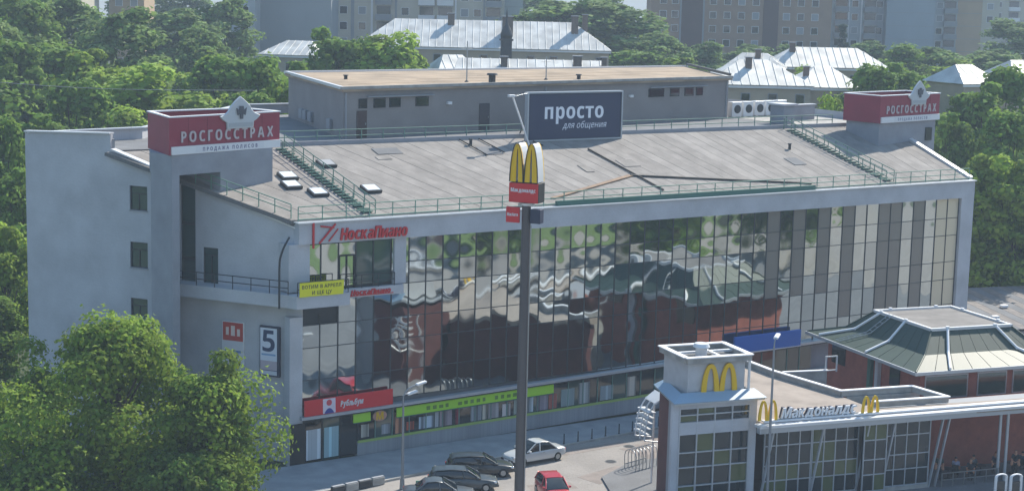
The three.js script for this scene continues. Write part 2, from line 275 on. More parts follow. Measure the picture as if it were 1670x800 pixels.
// ground floor shop fronts, following the gentle climb of the street
const tilt = (u) => 0.016 * u;
function strip(u0, u1, h0, h1, v0, v1) { return slab(P(u0, -v1, h1 + tilt(u0)), P(u0, -v1, h0 + tilt(u0)), P(u1, -v1, h0 + tilt(u1)), P(u1, -v1, h1 + tilt(u1)), v1 - v0); }
part(mall, 'canopy', strip(-0.2, 62.9, 3.16, 3.36, -0.05, 0.55), M.alu);
part(mall, 'canopy_soffit', strip(-0.2, 62.9, 2.95, 3.155, -0.05, 0.12), M.darkMetal);
part(mall, 'plinth', strip(4.3, 62.9, -0.2, 0.85, -0.3, 0.06), M.paving);
part(mall, 'sill', strip(4.35, 40, 0.86, 1.02, -0.05, 0.1), std(0x9cb45c, 0.6));
{
  const shopGlass = [M.darkGlass, M.greenGlass, M.windowGlass];
  for (let k = 0; k < 34; k++) {
    const u = 0.25 + k * 1.36, low = k < 3;
    part(mall, 'shop_window', strip(u + 0.04, u + 1.32, low ? 0.1 : 1.03, 2.94, -0.08, 0), shopGlass[k % 3]);
    part(mall, 'shop_mullion', strip(u - 0.04, u + 0.03, low ? 0 : 1.03, 2.94, -0.06, 0.06), k < 4 ? M.darkMetal : M.teal);
  }
  const posters = [[0.4, 1.5, 0.2, 2.3, 0xdde4e8], [1.75, 2.85, 0.2, 2.3, 0xb5dbe2], [9.2, 10.4, 1.15, 2.0, 0xbccbd6], [10.9, 11.9, 1.1, 2.2, 0x9d8f94], [12.2, 12.45, 1.06, 2.9, 0xa83a4c], [13.5, 14.4, 1.1, 2.5, 0xa3a9ae], [15, 15.9, 1.1, 2.6, 0xb0a8a8], [17.2, 18, 1.1, 2.7, 0xa9b2a6], [19.2, 20.2, 1.1, 2.4, 0xa99da8], [8.2, 8.8, 1.2, 1.8, 0xc65f45], [6.2, 6.9, 1.2, 1.9, 0xb0b4b9], [21.4, 22.6, 1.1, 2.4, 0x9fb4b4], [4.6, 5.2, 1.2, 2.1, 0xc7c2b4], [7.3, 7.9, 1.1, 2.6, 0xc98a6a], [10.5, 10.8, 1.1, 2.7, 0xd0d4d8], [14.5, 14.9, 1.1, 2.7, 0xc8bfae], [16.2, 16.9, 1.1, 2.0, 0xd3c9c4], [18.2, 18.9, 1.1, 2.7, 0xb9c4c9], [20.3, 21, 1.1, 2.2, 0xc56a5c], [23, 24, 1.1, 2.7, 0xc2c8c6], [25, 26.2, 1.1, 2.2, 0xa9b8bd], [27.4, 28.4, 1.1, 2.6, 0xc9c0b2]];
  const prints = [0, 1, 2].map((i) => tex(64, 0.9, (x, y) => { const n = fbm(x * 4, y * 5, 4, 200 + i * 9), q = n > 0.56 ? 0.55 : n < 0.4 ? 1 : 0.82; return [q, q, q]; }));
  const posterM = (h, k) => new THREE.MeshStandardMaterial({ roughness: 0.7, color: h, map: prints[k * 3 | 0] });
  for (const [a, b, c, d, h] of posters) {
    const k = hash(a * 100 | 0, 3, 3);
    part(mall, 'window_poster', strip(a, b, c, d, 0.003, 0.03), posterM(h, k));
  }
  part(mall, 'entrance', box(-0.92, 0.2, 0.02, 2.9, 0.205, 0.3), M.black);
}

// sloping roof of felt sheets with seams
{
  const mats = [M.roofA, M.roofB, M.roofC], n = 60, w = (64.3 + 1.5) / n;
  const left = (v) => -0.42 - 0.658 * v, right = (v) => 64.3 + 0.14 * v;
  for (let k = 0; k < n; k++) {
    const at = (t, v) => { const f = t / n; return left(v) * (1 - f) + right(v) * f; };
    const g = slab(P(at(k + 0.015, 0.35), 0.35, RH(0.35)), P(at(k + 0.985, 0.35), 0.35, RH(0.35)), P(at(k + 0.985, 12.6), 12.6, RH(12.6)), P(at(k + 0.015, 12.6), 12.6, RH(12.6)), 0.05 + 0.02 * hash(k, 1, 1));
    const p = g.attributes.position, uv = g.attributes.uv; for (let i = 0; i < p.count; i++) uv.setXY(i, p.getX(i) + k * 3.1, p.getZ(i));
    const o = part(mall, 'roof_sheet', g, mats[Math.floor(hash(k, 2, 2) * 3)]); o.position.y = 0.012 * hash(k, 3, 3);
  }
  part(mall, 'roof_deck', slab(P(left(0.3), 0.3, RH(0.3) - 0.05), P(right(0.3), 0.3, RH(0.3) - 0.05), P(right(12.7), 12.7, RH(12.7) - 0.05), P(left(12.7), 12.7, RH(12.7) - 0.05), 0.25), M.dark);
  const sky = (u, v, palePane) => { // a raised skylight box; the flag picks the pale pane, else grey
    const f = part(mall, 'skylight', slab(P(u - 0.6, v - 0.55, RH(v - 0.55) + 0.24), P(u + 0.6, v - 0.55, RH(v - 0.55) + 0.24), P(u + 0.6, v + 0.55, RH(v + 0.55) + 0.24), P(u - 0.6, v + 0.55, RH(v + 0.55) + 0.24), 0.28), M.darkMetal);
    part(f, 'pane', slab(P(u - 0.5, v - 0.45, RH(v - 0.45) + 0.27), P(u + 0.5, v - 0.45, RH(v - 0.45) + 0.27), P(u + 0.5, v + 0.45, RH(v + 0.45) + 0.27), P(u - 0.5, v + 0.45, RH(v + 0.45) + 0.27), 0.025), palePane ? M.skylight : M.grey);
  };
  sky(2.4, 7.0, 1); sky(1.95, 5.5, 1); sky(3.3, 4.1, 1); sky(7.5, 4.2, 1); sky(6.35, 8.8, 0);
  // railings on the eave and the ridge
  const post = bar(v3(0, 0, 0), v3(0, 0.95, 0), 0.04, 5);
  const run = (u0, v0, u1, v1, n, m, hs = [0.5, 0.95], lift = 0) => {
    const h = (v) => Math.min(RH(v), 20.3) + lift;
    for (const q of hs) part(mall, 'roof_rail', bar(P(u0, v0, h(v0) + q), P(u1, v1, h(v1) + q), 0.038, 5), m);
    for (let i = 0; i <= n; i++) { const f = i / n, v = v0 + (v1 - v0) * f, o = part(mall, 'roof_post', post, m); o.position.copy(P(u0 + (u1 - u0) * f, v, h(v) - 0.03)); }
  };
  const railM = std(0x6c8f7f, 0.7);
  run(-0.2, 0.15, 64.2, 0.15, 36, railM, [0.1, 0.5, 0.95]);
  run(0.2, 12.9, 60, 12.9, 32, M.teal);
  run(...[-0.5, 0.6, -4.6, 6.8], 6, railM);
  // green stair runs on the slope
  for (const [u0, u1] of [[4.95, 4.4], [54.6, 54.2]]) {
    run(u0, 0.6, u1 - 0.6, 12.3, 9, M.teal); run(u0 + 0.9, 0.6, u1 + 0.3, 12.3, 9, M.teal);
    for (let i = 0; i < 24; i++) { const v = 0.8 + i * 0.48, u = u0 + (u1 - 0.6 - u0) * v / 12.5; part(mall, 'roof_stair_tread', box(u, u + 0.85, RH(v) + 0.06, RH(v) + 0.12, -v - 0.15, -v + 0.15), M.tealDark); }
  }
  part(mall, 'gutter_board', box(20.6, 46, 16.5, 16.85, -0.3, 0.05), M.tealDark);
  part(mall, 'ridge_walkway', box(-4, 58, 20.3, 20.42, -13.6, -12.65), M.dark);
  part(mall, 'ridge_kerb', box(-4, 64, 20.15, 20.5, -12.62, -12.5), M.renderDark);
  for (let i = 0; i < 6; i++) { const u = rr(9, 60), v = rr(1.5, 11), w = rr(0.3, 1.1), d = rr(0.25, 0.8), y = (q) => RH(q) + 0.055; part(mall, 'roof_patch', slab(P(u - w, v - d, y(v - d)), P(u + w, v - d, y(v - d)), P(u + w, v + d, y(v + d)), P(u - w, v + d, y(v + d)), 0.03), i % 2 ? M.roofB : M.dark); }
  for (let i = 0; i < 2; i++) { const u = rr(12, 58), v = rr(6, 11.5); part(mall, 'roof_vent', [cyl(0.12, 0.12, 0.45, u, RH(v), -v), cyl(0.2, 0.16, 0.08, u, RH(v) + 0.45, -v)], M.darkMetal); }
  const onroof = (u, v, up = 0.1) => P(u, v, RH(v) + up);
  part(mall, 'roof_pipe', bar(onroof(30.2, 9.6), onroof(31.5, 1.4), 0.07), M.black);
  part(mall, 'roof_pipe', bar(onroof(30.5, 4.3), onroof(46.5, 1.0), 0.08), M.black);
  part(mall, 'roof_board', slab(onroof(20.8, 1.2, 0.12), onroof(21.2, 1.1, 0.12), onroof(30.7, 4.2, 0.12), onroof(30.3, 4.4, 0.12), 0.08), grainy(0x8c7561, 0.3, 2, 31));
  for (const [a, b, c] of [[20.4, 9.2, 12.4], [22.2, 9.6, 12.4], [26.5, 10.6, 12.3]]) part(mall, 'roof_brace', bar(onroof(a, b), onroof(a - 0.6, c), 0.05), M.black);
}

// penthouse storey on the flat roof
{
  const q = [[11.2, 15.4], [55.2, 21.9], [64.0, 39.0], [16.4, 35.5]];
  part(mall, 'penthouse_wall', prism(ploc(q), 20.3, 23.9), M.penthouse);
  const grow = (k) => { const c = [36.7, 28]; return q.map(([a, b]) => [a + Math.sign(a - c[0]) * k, b + Math.sign(b - c[1]) * k]); };
  part(mall, 'penthouse_roof', prism(ploc(grow(0.25)), 23.9, 24.15), M.tan);
  // roof edge strips
  const e = grow(0.3), strip2 = (a, b, w, m) => part(mall, 'roof_edge', slab(P(...a, 24.3), P(...b, 24.3), P(b[0] + w[0], b[1] + w[1], 24.3), P(a[0] + w[0], a[1] + w[1], 24.3), 0.22), m);
  strip2(e[0], e[1], [0, 0.28], M.concrete); strip2([e[0][0] + 0.3, e[0][1] + 0.31], [e[3][0] + 0.3, e[3][1] - 0.3], [-0.3, 0], M.whiteMetal);
  strip2([e[3][0], e[3][1] - 0.28], [e[2][0], e[2][1] - 0.28], [0, 0.28], M.whiteMetal); strip2([e[1][0] - 0.3, e[1][1] + 0.3], [e[2][0] - 0.3, e[2][1] - 0.3], [0.3, 0], M.darkMetal);
  // details on the front wall, in the wall's own line
  const d = v3(44, 0, -6.5).normalize(), yaw = Math.atan2(6.5, 44);
  const onwall = (u, h) => { const t = (u - 11.2) / 44; return P(u, 15.4 + 6.5 * t, h); };
  const put = (name, w, h, u, y, m, depth = 0.12) => { const o = part(mall, name, box(-w / 2, w / 2, -h / 2, h / 2, -0.02, depth), m); o.position.copy(onwall(u, y)); o.rotation.y = yaw; return o; };
  for (const [u, w] of [[13.0, 0.8], [14.6, 1.15], [16.1, 1.1], [18.8, 1.3], [45.5, 2.0], [47.9, 1.2], [49.8, 1.2], [51.2, 0.9]]) { const f = put('window', w, 0.75, u, 22.95, M.darkMetal, 0.06); const g = part(f, 'pane', box(-w / 2 + 0.06, w / 2 - 0.06, -0.3, 0.3, 0.061, 0.075), M.windowGlass); }
  put('lintel_ledge', 6.6, 0.08, 16.6, 23.45, M.grey, 0.3); put('lintel_ledge', 7.6, 0.08, 48.3, 23.45, M.grey, 0.3);
  const dr = put('door', 0.95, 2.1, 12.9, 21.35, std(0x4a3b3a, 0.7), 0.06); part(dr, 'handle', box(0.3, 0.36, -0.05, 0.1, 0.06, 0.12), M.steel);
  const dr2 = put('door', 1.1, 2.3, 25.3, 21.45, std(0x45444a, 0.7), 0.06); part(dr2, 'handle', box(0.35, 0.41, -0.05, 0.1, 0.06, 0.12), M.steel);
  for (const u of [21.5, 34.0, 42.2]) put('wall_lamp', 0.4, 0.22, u, 22.75, M.white, 0.25);
  put('downpipe', 0.12, 3.5, 11.35, 22.05, M.grey, 0.14); put('downpipe', 0.1, 3.5, 32, 22.05, M.grey, 0.12); put('downpipe', 0.1, 3.5, 54.9, 22.05, M.grey, 0.12);
  for (const [s, n2] of [[4, 1], [11, 1], [13, 1], [14.5, 1]]) { const a = P(11.2 + 5.2 * s / 20.8, 15.4 + 20.1 * s / 20.8, 0); part(mall, 'wall_unit', rbox(a.x - 0.35, a.x + 0.2, 20.7, 21.5, a.z - 0.3, a.z + 0.3), M.grey); }
  // roof vents and patched seams
  for (const [u, v, s] of [[27.5, 19.8, 1], [38, 22, 0.6], [17, 26, 0.5]]) part(mall, 'roof_vent', [cyl(0.3 * s, 0.3 * s, 0.6 * s, u, 24.15, -v), cyl(0.5 * s, 0.42 * s, 0.15 * s, u, 24.15 + 0.6 * s, -v)], M.darkMetal);
  for (let i = 0; i < 3; i++) part(mall, 'roof_seam', bar(P(14 + i * 9, 20 + i * 4.6, 24.15), P(40 + i * 9, 23.4 + i * 4.0, 24.15), 0.025, 4), grainy(0x8f7b66, 0.3, 2, 50));
}
// the two corner towers
function tower(name, poly, shaft, h0, hs, h1) {
  part(mall, 'tower_shaft', prism(ploc(shaft), h0, hs), M.renderDark);
}
tower('left', null, [[-7.3, 4.35], [1.0, 6.55], [0.1, 10.1], [-7.0, 9.0], [-7.75, 6.9]], 19.4, 20.75);
tower('left', null, [[-3.4, 5.4], [0.998, 6.553], [0.1, 10.097], [-5.0, 9.2]], 16.8, 19.398);
tower('left', null, [[-7.3, 4.35], [-6.72, 4.5], [-5.35, 7.75], [-6.6, 9.6], [-7.75, 6.9]], 0, 19.398);
tower('right', null, [[60.8, 7.8], [69.6, 9.35], [69.0, 12.6], [60.5, 11.6]], 0, 20.85);
part(mall, 'tower_window', box(68.0, 68.8, 19.0, 20.2, -9.25, -8.95), M.windowGlass);
// clutter at the right end of the flat roof
part(mall, 'roof_box', prism(ploc([[55.8, 14.8], [57.3, 15], [57.1, 16.6], [55.6, 16.4]]), 20.3, 22), M.renderDark);
part(mall, 'roof_box_lid', prism(ploc([[55.6, 14.6], [57.5, 14.8], [57.3, 16.8], [55.4, 16.6]]), 22, 22.15), M.whiteMetal);
part(mall, 'parapet', prism(ploc([[57.4, 17.6], [63, 18.4], [62.9, 18.7], [57.3, 17.9]]), 20.3, 21.7), M.renderDark);
part(mall, 'coping', prism(ploc([[57.3, 17.5], [63.1, 18.3], [62.9, 18.8], [57.2, 18]]), 21.7, 21.8), M.whiteMetal);
for (let i = 0; i < 5; i++) {
  const t = thing('air_conditioner', ['pale rooftop cooling unit nearest the penthouse corner', 'pale rooftop cooling unit second from the penthouse corner', 'pale rooftop cooling unit in the middle of its row', 'pale rooftop cooling unit second from the roof box', 'pale rooftop cooling unit nearest the small roof box'][i], 'cooling unit', F(56.6 + i * 1.6, 22.5 + i * 0.2, 20.3), A, 'cooling units beside the penthouse');
  part(t, 'casing', rbox(-0.6, 0.6, 0.1, 1.5, -0.35, 0.35), i % 2 ? M.white : M.whiteMetal); part(t, 'foot', [box(-0.5, -0.4, 0, 0.1, -0.3, 0.3), box(0.4, 0.5, 0, 0.1, -0.3, 0.3)], M.grey);
  part(t, 'fan_grille', new THREE.CylinderGeometry(0.4, 0.4, 0.04, 16).rotateX(Math.PI / 2).translate(0.05, 0.82, 0.36), M.darkMetal);
}
// ------------------------------------------------------------------ signs of the shopping centre
function towerSign(poly, y0, y1, label) { // red box sign with pale letters, a white board and a crested emblem
  const [a, b] = poly, p0 = F(a[0], a[1], y0), p1 = F(b[0], b[1], y0), len = Math.hypot(b[0] - a[0], b[1] - a[1]), turn = A + Math.atan2(b[1] - a[1], b[0] - a[0]);
  const t = thing('rooftop_sign', label, 'rooftop sign', p0, turn, 'red insurance signs on the corner towers');
  const inv = (q) => { const w = F(q[0], q[1]).sub(F(a[0], a[1])), c = Math.cos(turn), s = Math.sin(turn); return [w.x * c - w.z * s, w.x * s + w.z * c]; };
  const Q = poly.map(inv), H = y1 - y0;
  const wall = (p, q, nm, m) => { const dx = q[0] - p[0], dz = q[1] - p[1], l = Math.hypot(dx, dz), nx = -dz / l * 0.15, nz = dx / l * 0.15; return part(t, nm, prism([p, q, [q[0] - nx * -1, q[1] - nz * -1], [p[0] - nx * -1, p[1] - nz * -1]], 0, H), m); };
  for (let i = 0; i < 4; i++) { const p = Q[i], q = Q[(i + 1) % 4], c = [(Q[0][0] + Q[2][0]) / 2, (Q[0][1] + Q[2][1]) / 2], sh = (r) => [r[0] + (c[0] - r[0]) * 0.03, r[1] + (c[1] - r[1]) * 0.05];
    part(t, i ? 'side_panel' : 'front_panel', prism([p, q, sh(q), sh(p)], 0, H), M.signRed);
    part(t, 'coping', prism([[p[0] + (p[0] - c[0]) * 0.012, p[1] + (p[1] - c[1]) * 0.03], [q[0] + (q[0] - c[0]) * 0.012, q[1] + (q[1] - c[1]) * 0.03], [q[0] + (c[0] - q[0]) * 0.06, q[1] + (c[1] - q[1]) * 0.12], [p[0] + (c[0] - p[0]) * 0.06, p[1] + (c[1] - p[1]) * 0.12]], H + 0.002 * i, H + 0.08 + 0.002 * i), M.white); }
  for (let i = 1; i < 6; i++) part(t, 'panel_seam', box(len * i / 6 - 0.012, len * i / 6 + 0.012, 0.58, H - 0.02, 0.002, 0.012), std(0x6d2334, 0.7));
  part(t, 'deck', prism(Q.map(([x, z]) => [x * 0.96 + 0.2, z * 0.94 - 0.1]), H - 0.7, H - 0.6), M.dark);
  letters(t, 'РОСГОССТРАХ', 0.72, 0.07, std(0xb9aeb0, 0.5), len * 0.1, 0.8, 0.02, { width: len * 0.86, narrow: 0.72, gap: 0.3 });
  part(t, 'white_board', box(0.15, len - 0.02, 0.02, 0.55, 0.003, 0.12), M.white);
  part(t, 'lettering', face(len * 0.62, 0.42, len * 0.53, 0.29, 0.125), print(6, 0.42, 60, (g, w, h) => { g.fillStyle = '#d2d3d6'; g.fillRect(0, 0, w, h); g.fillStyle = '#5c5a78'; g.font = 'bold 21px sans-serif'; g.textBaseline = 'middle'; g.textAlign = 'center'; g.fillText('П Р О Д А Ж А   П О Л И С О В', w / 2, h / 2, w * 0.96); }));
  const s = new THREE.Shape(), cx = len * 0.62, k = len / 9.6; // crest: flared shield outline
  s.moveTo(cx - 1.1 * k, 1.55); s.lineTo(cx + 1.1 * k, 1.55); s.lineTo(cx + 1.15 * k, 1.98); s.quadraticCurveTo(cx + 1.5 * k, 2.1, cx + 1.7 * k, 2.35); s.quadraticCurveTo(cx + 1.0 * k, 2.5, cx + 0.85 * k, 2.95); s.quadraticCurveTo(cx + 0.5 * k, 3.3, cx, 3.62);
  s.quadraticCurveTo(cx - 0.5 * k, 3.3, cx - 0.85 * k, 2.95); s.quadraticCurveTo(cx - 1.0 * k, 2.5, cx - 1.7 * k, 2.35); s.quadraticCurveTo(cx - 1.5 * k, 2.1, cx - 1.15 * k, 1.98); s.closePath();
  const em = part(t, 'emblem', new THREE.ExtrudeGeometry(s, { depth: 0.12, bevelEnabled: true, bevelSize: 0.04, bevelThickness: 0.03, bevelSegments: 1 }).translate(0, 0, 0.03), std(0xb7bcbf, 0.5));
  const inn = new THREE.Shape(); inn.absellipse(cx, 2.62, 0.62 * k, 0.6, 0, 6.3); part(em, 'relief_ring', new THREE.ExtrudeGeometry(inn, { depth: 0.05, bevelEnabled: false }).translate(0, 0, 0.182), std(0x8b9096, 0.6));
  const eag = new THREE.Shape(); for (const [x, y] of [[-0.45, 2.9], [-0.2, 2.75], [-0.16, 3.02], [0.16, 3.02], [0.2, 2.75], [0.45, 2.9], [0.34, 2.4], [0.14, 2.5], [0.12, 2.15], [-0.12, 2.15], [-0.14, 2.5], [-0.34, 2.4]]) (eag.curves.length || eag.currentPoint.x ? eag.lineTo(cx + x * k, y) : eag.moveTo(cx + x * k, y));
  part(em, 'relief_figure', new THREE.ExtrudeGeometry(eag, { depth: 0.05, bevelEnabled: false }).translate(0, 0, 0.234), std(0x4c5058, 0.6));
  part(em, 'ribbon', box(cx - 1.05 * k, cx + 1.05 * k, 1.62, 1.9, 0.16, 0.2), std(0xa3a8ab, 0.5));
}
towerSign([[-7.5, 4.3], [1.72, 6.95], [0.64, 10.5], [-6.94, 9.4]], 20.75, 23.2, 'larger red РОСГОССТРАХ box sign on the left corner tower');
towerSign([[60.6, 7.6], [69.9, 9.25], [69.3, 13], [60.25, 11.8]], 20.85, 23.25, 'smaller farther red РОСГОССТРАХ box sign on the right corner tower');

{ // dark billboard on the ridge
  const t = thing('billboard', 'dark blue rooftop billboard reading просто для общения', 'billboard', F(25.7, 11.6, 20.02), A), w = 9.2, h = 3.75;
  part(t, 'panel', box(0, w, 0.05, h, -0.3, 0), M.navy);
  part(t, 'print', face(w - 0.3, h - 0.3, w / 2, h / 2, 0.008), print(8.9, 3.45, 90, (g, W, H) => {
    g.fillStyle = '#2a3350'; g.fillRect(0, 0, W, H); g.fillStyle = '#dfe3ea'; g.textAlign = 'left'; g.textBaseline = 'alphabetic';
    g.font = 'bold 158px sans-serif'; g.fillText('просто', W * 0.145, H * 0.55, W * 0.72); g.font = 'italic 66px sans-serif'; g.fillText('для общения', W * 0.36, H * 0.78, W * 0.49);
  }));
  part(t, 'frame', [box(-0.12, w + 0.12, h, h + 0.12, -0.35, 0.08), box(-0.12, 0, 0.05, h, -0.35, 0.08), box(w, w + 0.12, 0.05, h, -0.35, 0.08), box(-0.12, w + 0.12, -0.06, 0.05, -0.35, 0.08)], M.alu);
  for (let i = 0; i < 7; i++) part(t, 'strut', bar(v3(0.3 + i * 1.43, -0.75, 0.1), v3(0.3 + i * 1.43 + (i % 2 ? 0.7 : -0.7), 0, -0.15), 0.045), M.darkMetal);
  part(t, 'base_rail', bar(v3(-0.4, -0.35, 0.4), v3(w + 1.5, -0.3, 0.4), 0.05), M.steel);
  for (const x of [0.6, 4.6, 8.6]) part(t, 'brace', bar(v3(x, 2.8, -0.3), v3(x, 0.2, -2.2), 0.05), M.darkMetal);
  const f = thing('floodlight_boom', 'slanting white floodlight boom beside the dark billboard', 'boom', F(25.2, 10.6, 19.75), A);
  part(f, 'arm', bar(v3(0, 0, 0), v3(-1.7, 3.9, 0), 0.07), M.white); part(f, 'lamp_head', rbox(-2.1, -1.55, 3.85, 4.05, -0.15, 0.15), M.whiteMetal); part(f, 'stay', bar(v3(-1.65, 3.9, 0), v3(0.5, 4.1, -1), 0.02), M.steel);
}
{ // red raised lettering over the loggia
  const t = thing('restaurant_sign', 'red raised НоскаПиано lettering on the grey fascia', 'sign', F(0.6, -0.32, 15.05), A);
  part(t, 'logo', [box(0.0, 0.12, -0.3, 1.4, 0, 0.12), bar(v3(0.5, 0, 0.06), v3(1.7, 1.25, 0.06), 0.07), bar(v3(0.6, 1.15, 0.06), v3(1.6, 1.0, 0.06), 0.06), bar(v3(1.2, 0.1, 0.06), v3(1.9, 0.9, 0.06), 0.05)], M.red);
  letters(t, 'НоскаПиано', 0.82, 0.14, M.red, 2.05, 0.12, 0.0, { width: 5.2, slant: 0.2 });
  const s2 = thing('restaurant_sign', 'small red lettering on the edge of the balcony slab', 'sign', F(3.35, -0.42, 11.3), A);
  part(s2, 'rail', box(0, 3.4, 0.0, 0.05, 0.0, 0.06), M.red); letters(s2, 'НоскаПиано', 0.36, 0.08, M.red, 0.1, 0.06, 0, { width: 3.1, slant: 0.2 });
}
{ // yellow banner on the balcony
  const t = thing('banner', 'yellow banner with dark lettering hung on the balcony railing', 'banner', F(-0.8, -1.26, 11.72), A);
  const g = new THREE.PlaneGeometry(3.3, 0.95, 24, 6), p = g.attributes.position; for (let i = 0; i < p.count; i++) p.setZ(i, 0.02 * Math.sin(p.getX(i) * 3.1) + 0.015 * Math.sin(p.getX(i) * 7 + p.getY(i) * 4)); g.computeVertexNormals();
  part(t, 'cloth', g.translate(1.65, 0.47, 0.02), Object.assign(print(3.3, 0.95, 110, (q, w, h) => { q.fillStyle = '#dcd81c'; q.fillRect(0, 0, w, h); q.fillStyle = '#33331c'; q.font = 'bold 38px sans-serif'; q.textAlign = 'center'; q.fillText('ВОТИМ В АРРЕПЛ', w / 2, h * 0.45, w * 0.92); q.fillText('И ЩЕ ЦУ', w * 0.5, h * 0.88, w * 0.5); }), { side: THREE.DoubleSide }));
  for (const x of [0.02, 3.28]) part(t, 'lacing', bar(v3(x, 0, 0), v3(x, 1.0, -0.1), 0.015), M.grey);
}
{ // signs at street level
  const R = (t, u0) => v3(0, 0, 0);
  const lean = Math.atan(0.016);
  const mk = (name, label, cat, u, h, w, hh, m, v = -0.62, grp) => { const t = thing(name, label, cat, F(u, v, h + tilt(u)), A, grp); t.rotation.order = 'YXZ'; t.rotation.z = lean; part(t, 'panel', rbox(0, w, 0, hh, -0.12, 0, 0.03), m); return t; };
  const r = mk('shop_sign', 'long red shop sign with white letters above the left shop', 'shop sign', 0.05, 3.36, 6.8, 1.1, M.bigRed, -0.45);
  part(r, 'badge', face(0.95, 1.02, 1.85, 0.55, 0.012), print(0.95, 1.02, 120, (g, w, h) => { g.fillStyle = '#d9cdd6'; g.fillRect(0, 0, w, h); g.fillStyle = '#c9414a'; g.beginPath(); g.arc(w * 0.5, h * 0.28, w * 0.22, 0, 7); g.fill(); g.fillStyle = '#27398c'; g.beginPath(); g.moveTo(w * 0.1, h); g.quadraticCurveTo(w * 0.5, h * 0.3, w * 0.9, h); g.fill(); }));
  letters(r, 'Рубльбум', 0.4, 0.05, M.white, 2.7, 0.38, 0.0, { width: 1.75, slant: 0.2 });
  const g1 = mk('shop_sign', 'short lime green shop sign above the striped shop window', 'shop sign', 3.9, 2.35, 1.35, 0.62, M.lime, -0.2);
  part(g1, 'edge', box(0, 1.35, -0.04, -0.002, -0.1, 0.03), M.tealDark);
  const g2 = mk('shop_sign', 'long lime green shop sign running under the grey canopy', 'shop sign', 7.3, 2.3, 13.3, 0.66, M.lime, -0.2);
  for (let i = 0; i < 17; i++) if (i % 6 !== 4) part(g2, 'mark', box(2.4 + i * 0.52, 2.4 + i * 0.52 + 0.2 + 0.14 * hash(i, 1, 8), 0.2, 0.42 + 0.06 * hash(i, 2, 8), 0.001, 0.02), std(0x5d8420, 0.6));
  part(g2, 'edge', box(0, 13.3, -0.05, -0.002, -0.1, 0.03), M.tealDark);
  const lg = thing('window_logo', 'yellow and pink round logo panel beside the short lime sign', 'sign', F(5.35, -0.2, 2.3), A);
  part(lg, 'panel', new THREE.CylinderGeometry(0.5, 0.5, 0.06, 20).rotateX(Math.PI / 2).scale(1.1, 0.75, 1).translate(0.6, 0.4, 0), std(0xb98a7c, 0.6)); letters(lg, 'М', 0.55, 0.05, M.yellow, 0.3, 0.15, 0.03, {});
  // number five on the end wall
  const e = E(3.05, 0.1), f = thing('number_sign', 'tall white sign with a dark blue number 5 on the corner wall', 'sign', F(e[0], e[1], 5.85), A + Math.atan2(-DE[1], -DE[0]) );
  part(f, 'cabinet', rbox(-0.05, 1.5, 0, 3.45, -0.08, 0.12, 0.03), M.navy);
  part(f, 'print', face(1.3, 3.2, 0.66, 1.72, 0.128), print(1.3, 3.2, 130, (g, w, h) => { g.fillStyle = '#d3d9e2'; g.fillRect(0, 0, w, h * 0.74); g.fillStyle = '#b4a9b2'; g.fillRect(0, h * 0.7, w, h * 0.2); g.fillStyle = '#1c2a4a'; g.fillRect(0, h * 0.9, w, 5); g.fillStyle = '#c7ccd4'; g.fillRect(0, h * 0.9 + 5, w, h); g.fillStyle = '#1c3358'; g.font = 'bold 265px sans-serif'; g.textAlign = 'center'; g.fillText('5', w / 2, h * 0.5); g.fillStyle = '#7d9fc4'; g.fillRect(w * 0.08, h * 0.55, w * 0.84, 16); }));
  const e2 = E(6.1, 0.08), ad = thing('wall_advert', 'red and white advert panel on the corner wall behind the tree', 'advert', F(e2[0], e2[1], 6.4), A + Math.atan2(-DE[1], -DE[0]));
  part(ad, 'panel', box(0, 1.7, 0, 2.9, -0.06, 0.05), M.white); part(ad, 'print', face(1.6, 2.8, 0.85, 1.45, 0.056), print(1.6, 2.8, 80, (g, w, h) => { g.fillStyle = '#c9c9cc'; g.fillRect(0, 0, w, h); g.fillStyle = '#b3392b'; g.fillRect(0, 0, w, h * 0.45); g.fillStyle = '#dcc9c0'; g.fillRect(w * 0.15, h * 0.12, w * 0.15, h * 0.2); g.fillRect(w * 0.4, h * 0.08, w * 0.2, h * 0.25); g.fillRect(w * 0.7, h * 0.15, w * 0.15, h * 0.18); g.fillStyle = '#5578a8'; g.fillRect(w * 0.1, h * 0.68, w * 0.8, h * 0.06); }));
}
for (const [u, v, h, top, label] of [[25.5, 20.6, 24.15, 3.4, 'thin mast on the penthouse roof behind the billboard'], [34.5, 22, 24.15, 2.0, 'short mast on the penthouse roof right of the billboard']]) {
  const t = thing('roof_mast', label, 'mast', F(u, v, h), A); part(t, 'pole', cyl(0.06, 0.04, top), M.steel); part(t, 'crossbar', bar(v3(-0.5, top * 0.8, 0), v3(0.5, top * 0.8, 0), 0.025), M.steel); part(t, 'base', cyl(0.2, 0.12, 0.12), M.darkMetal);
}
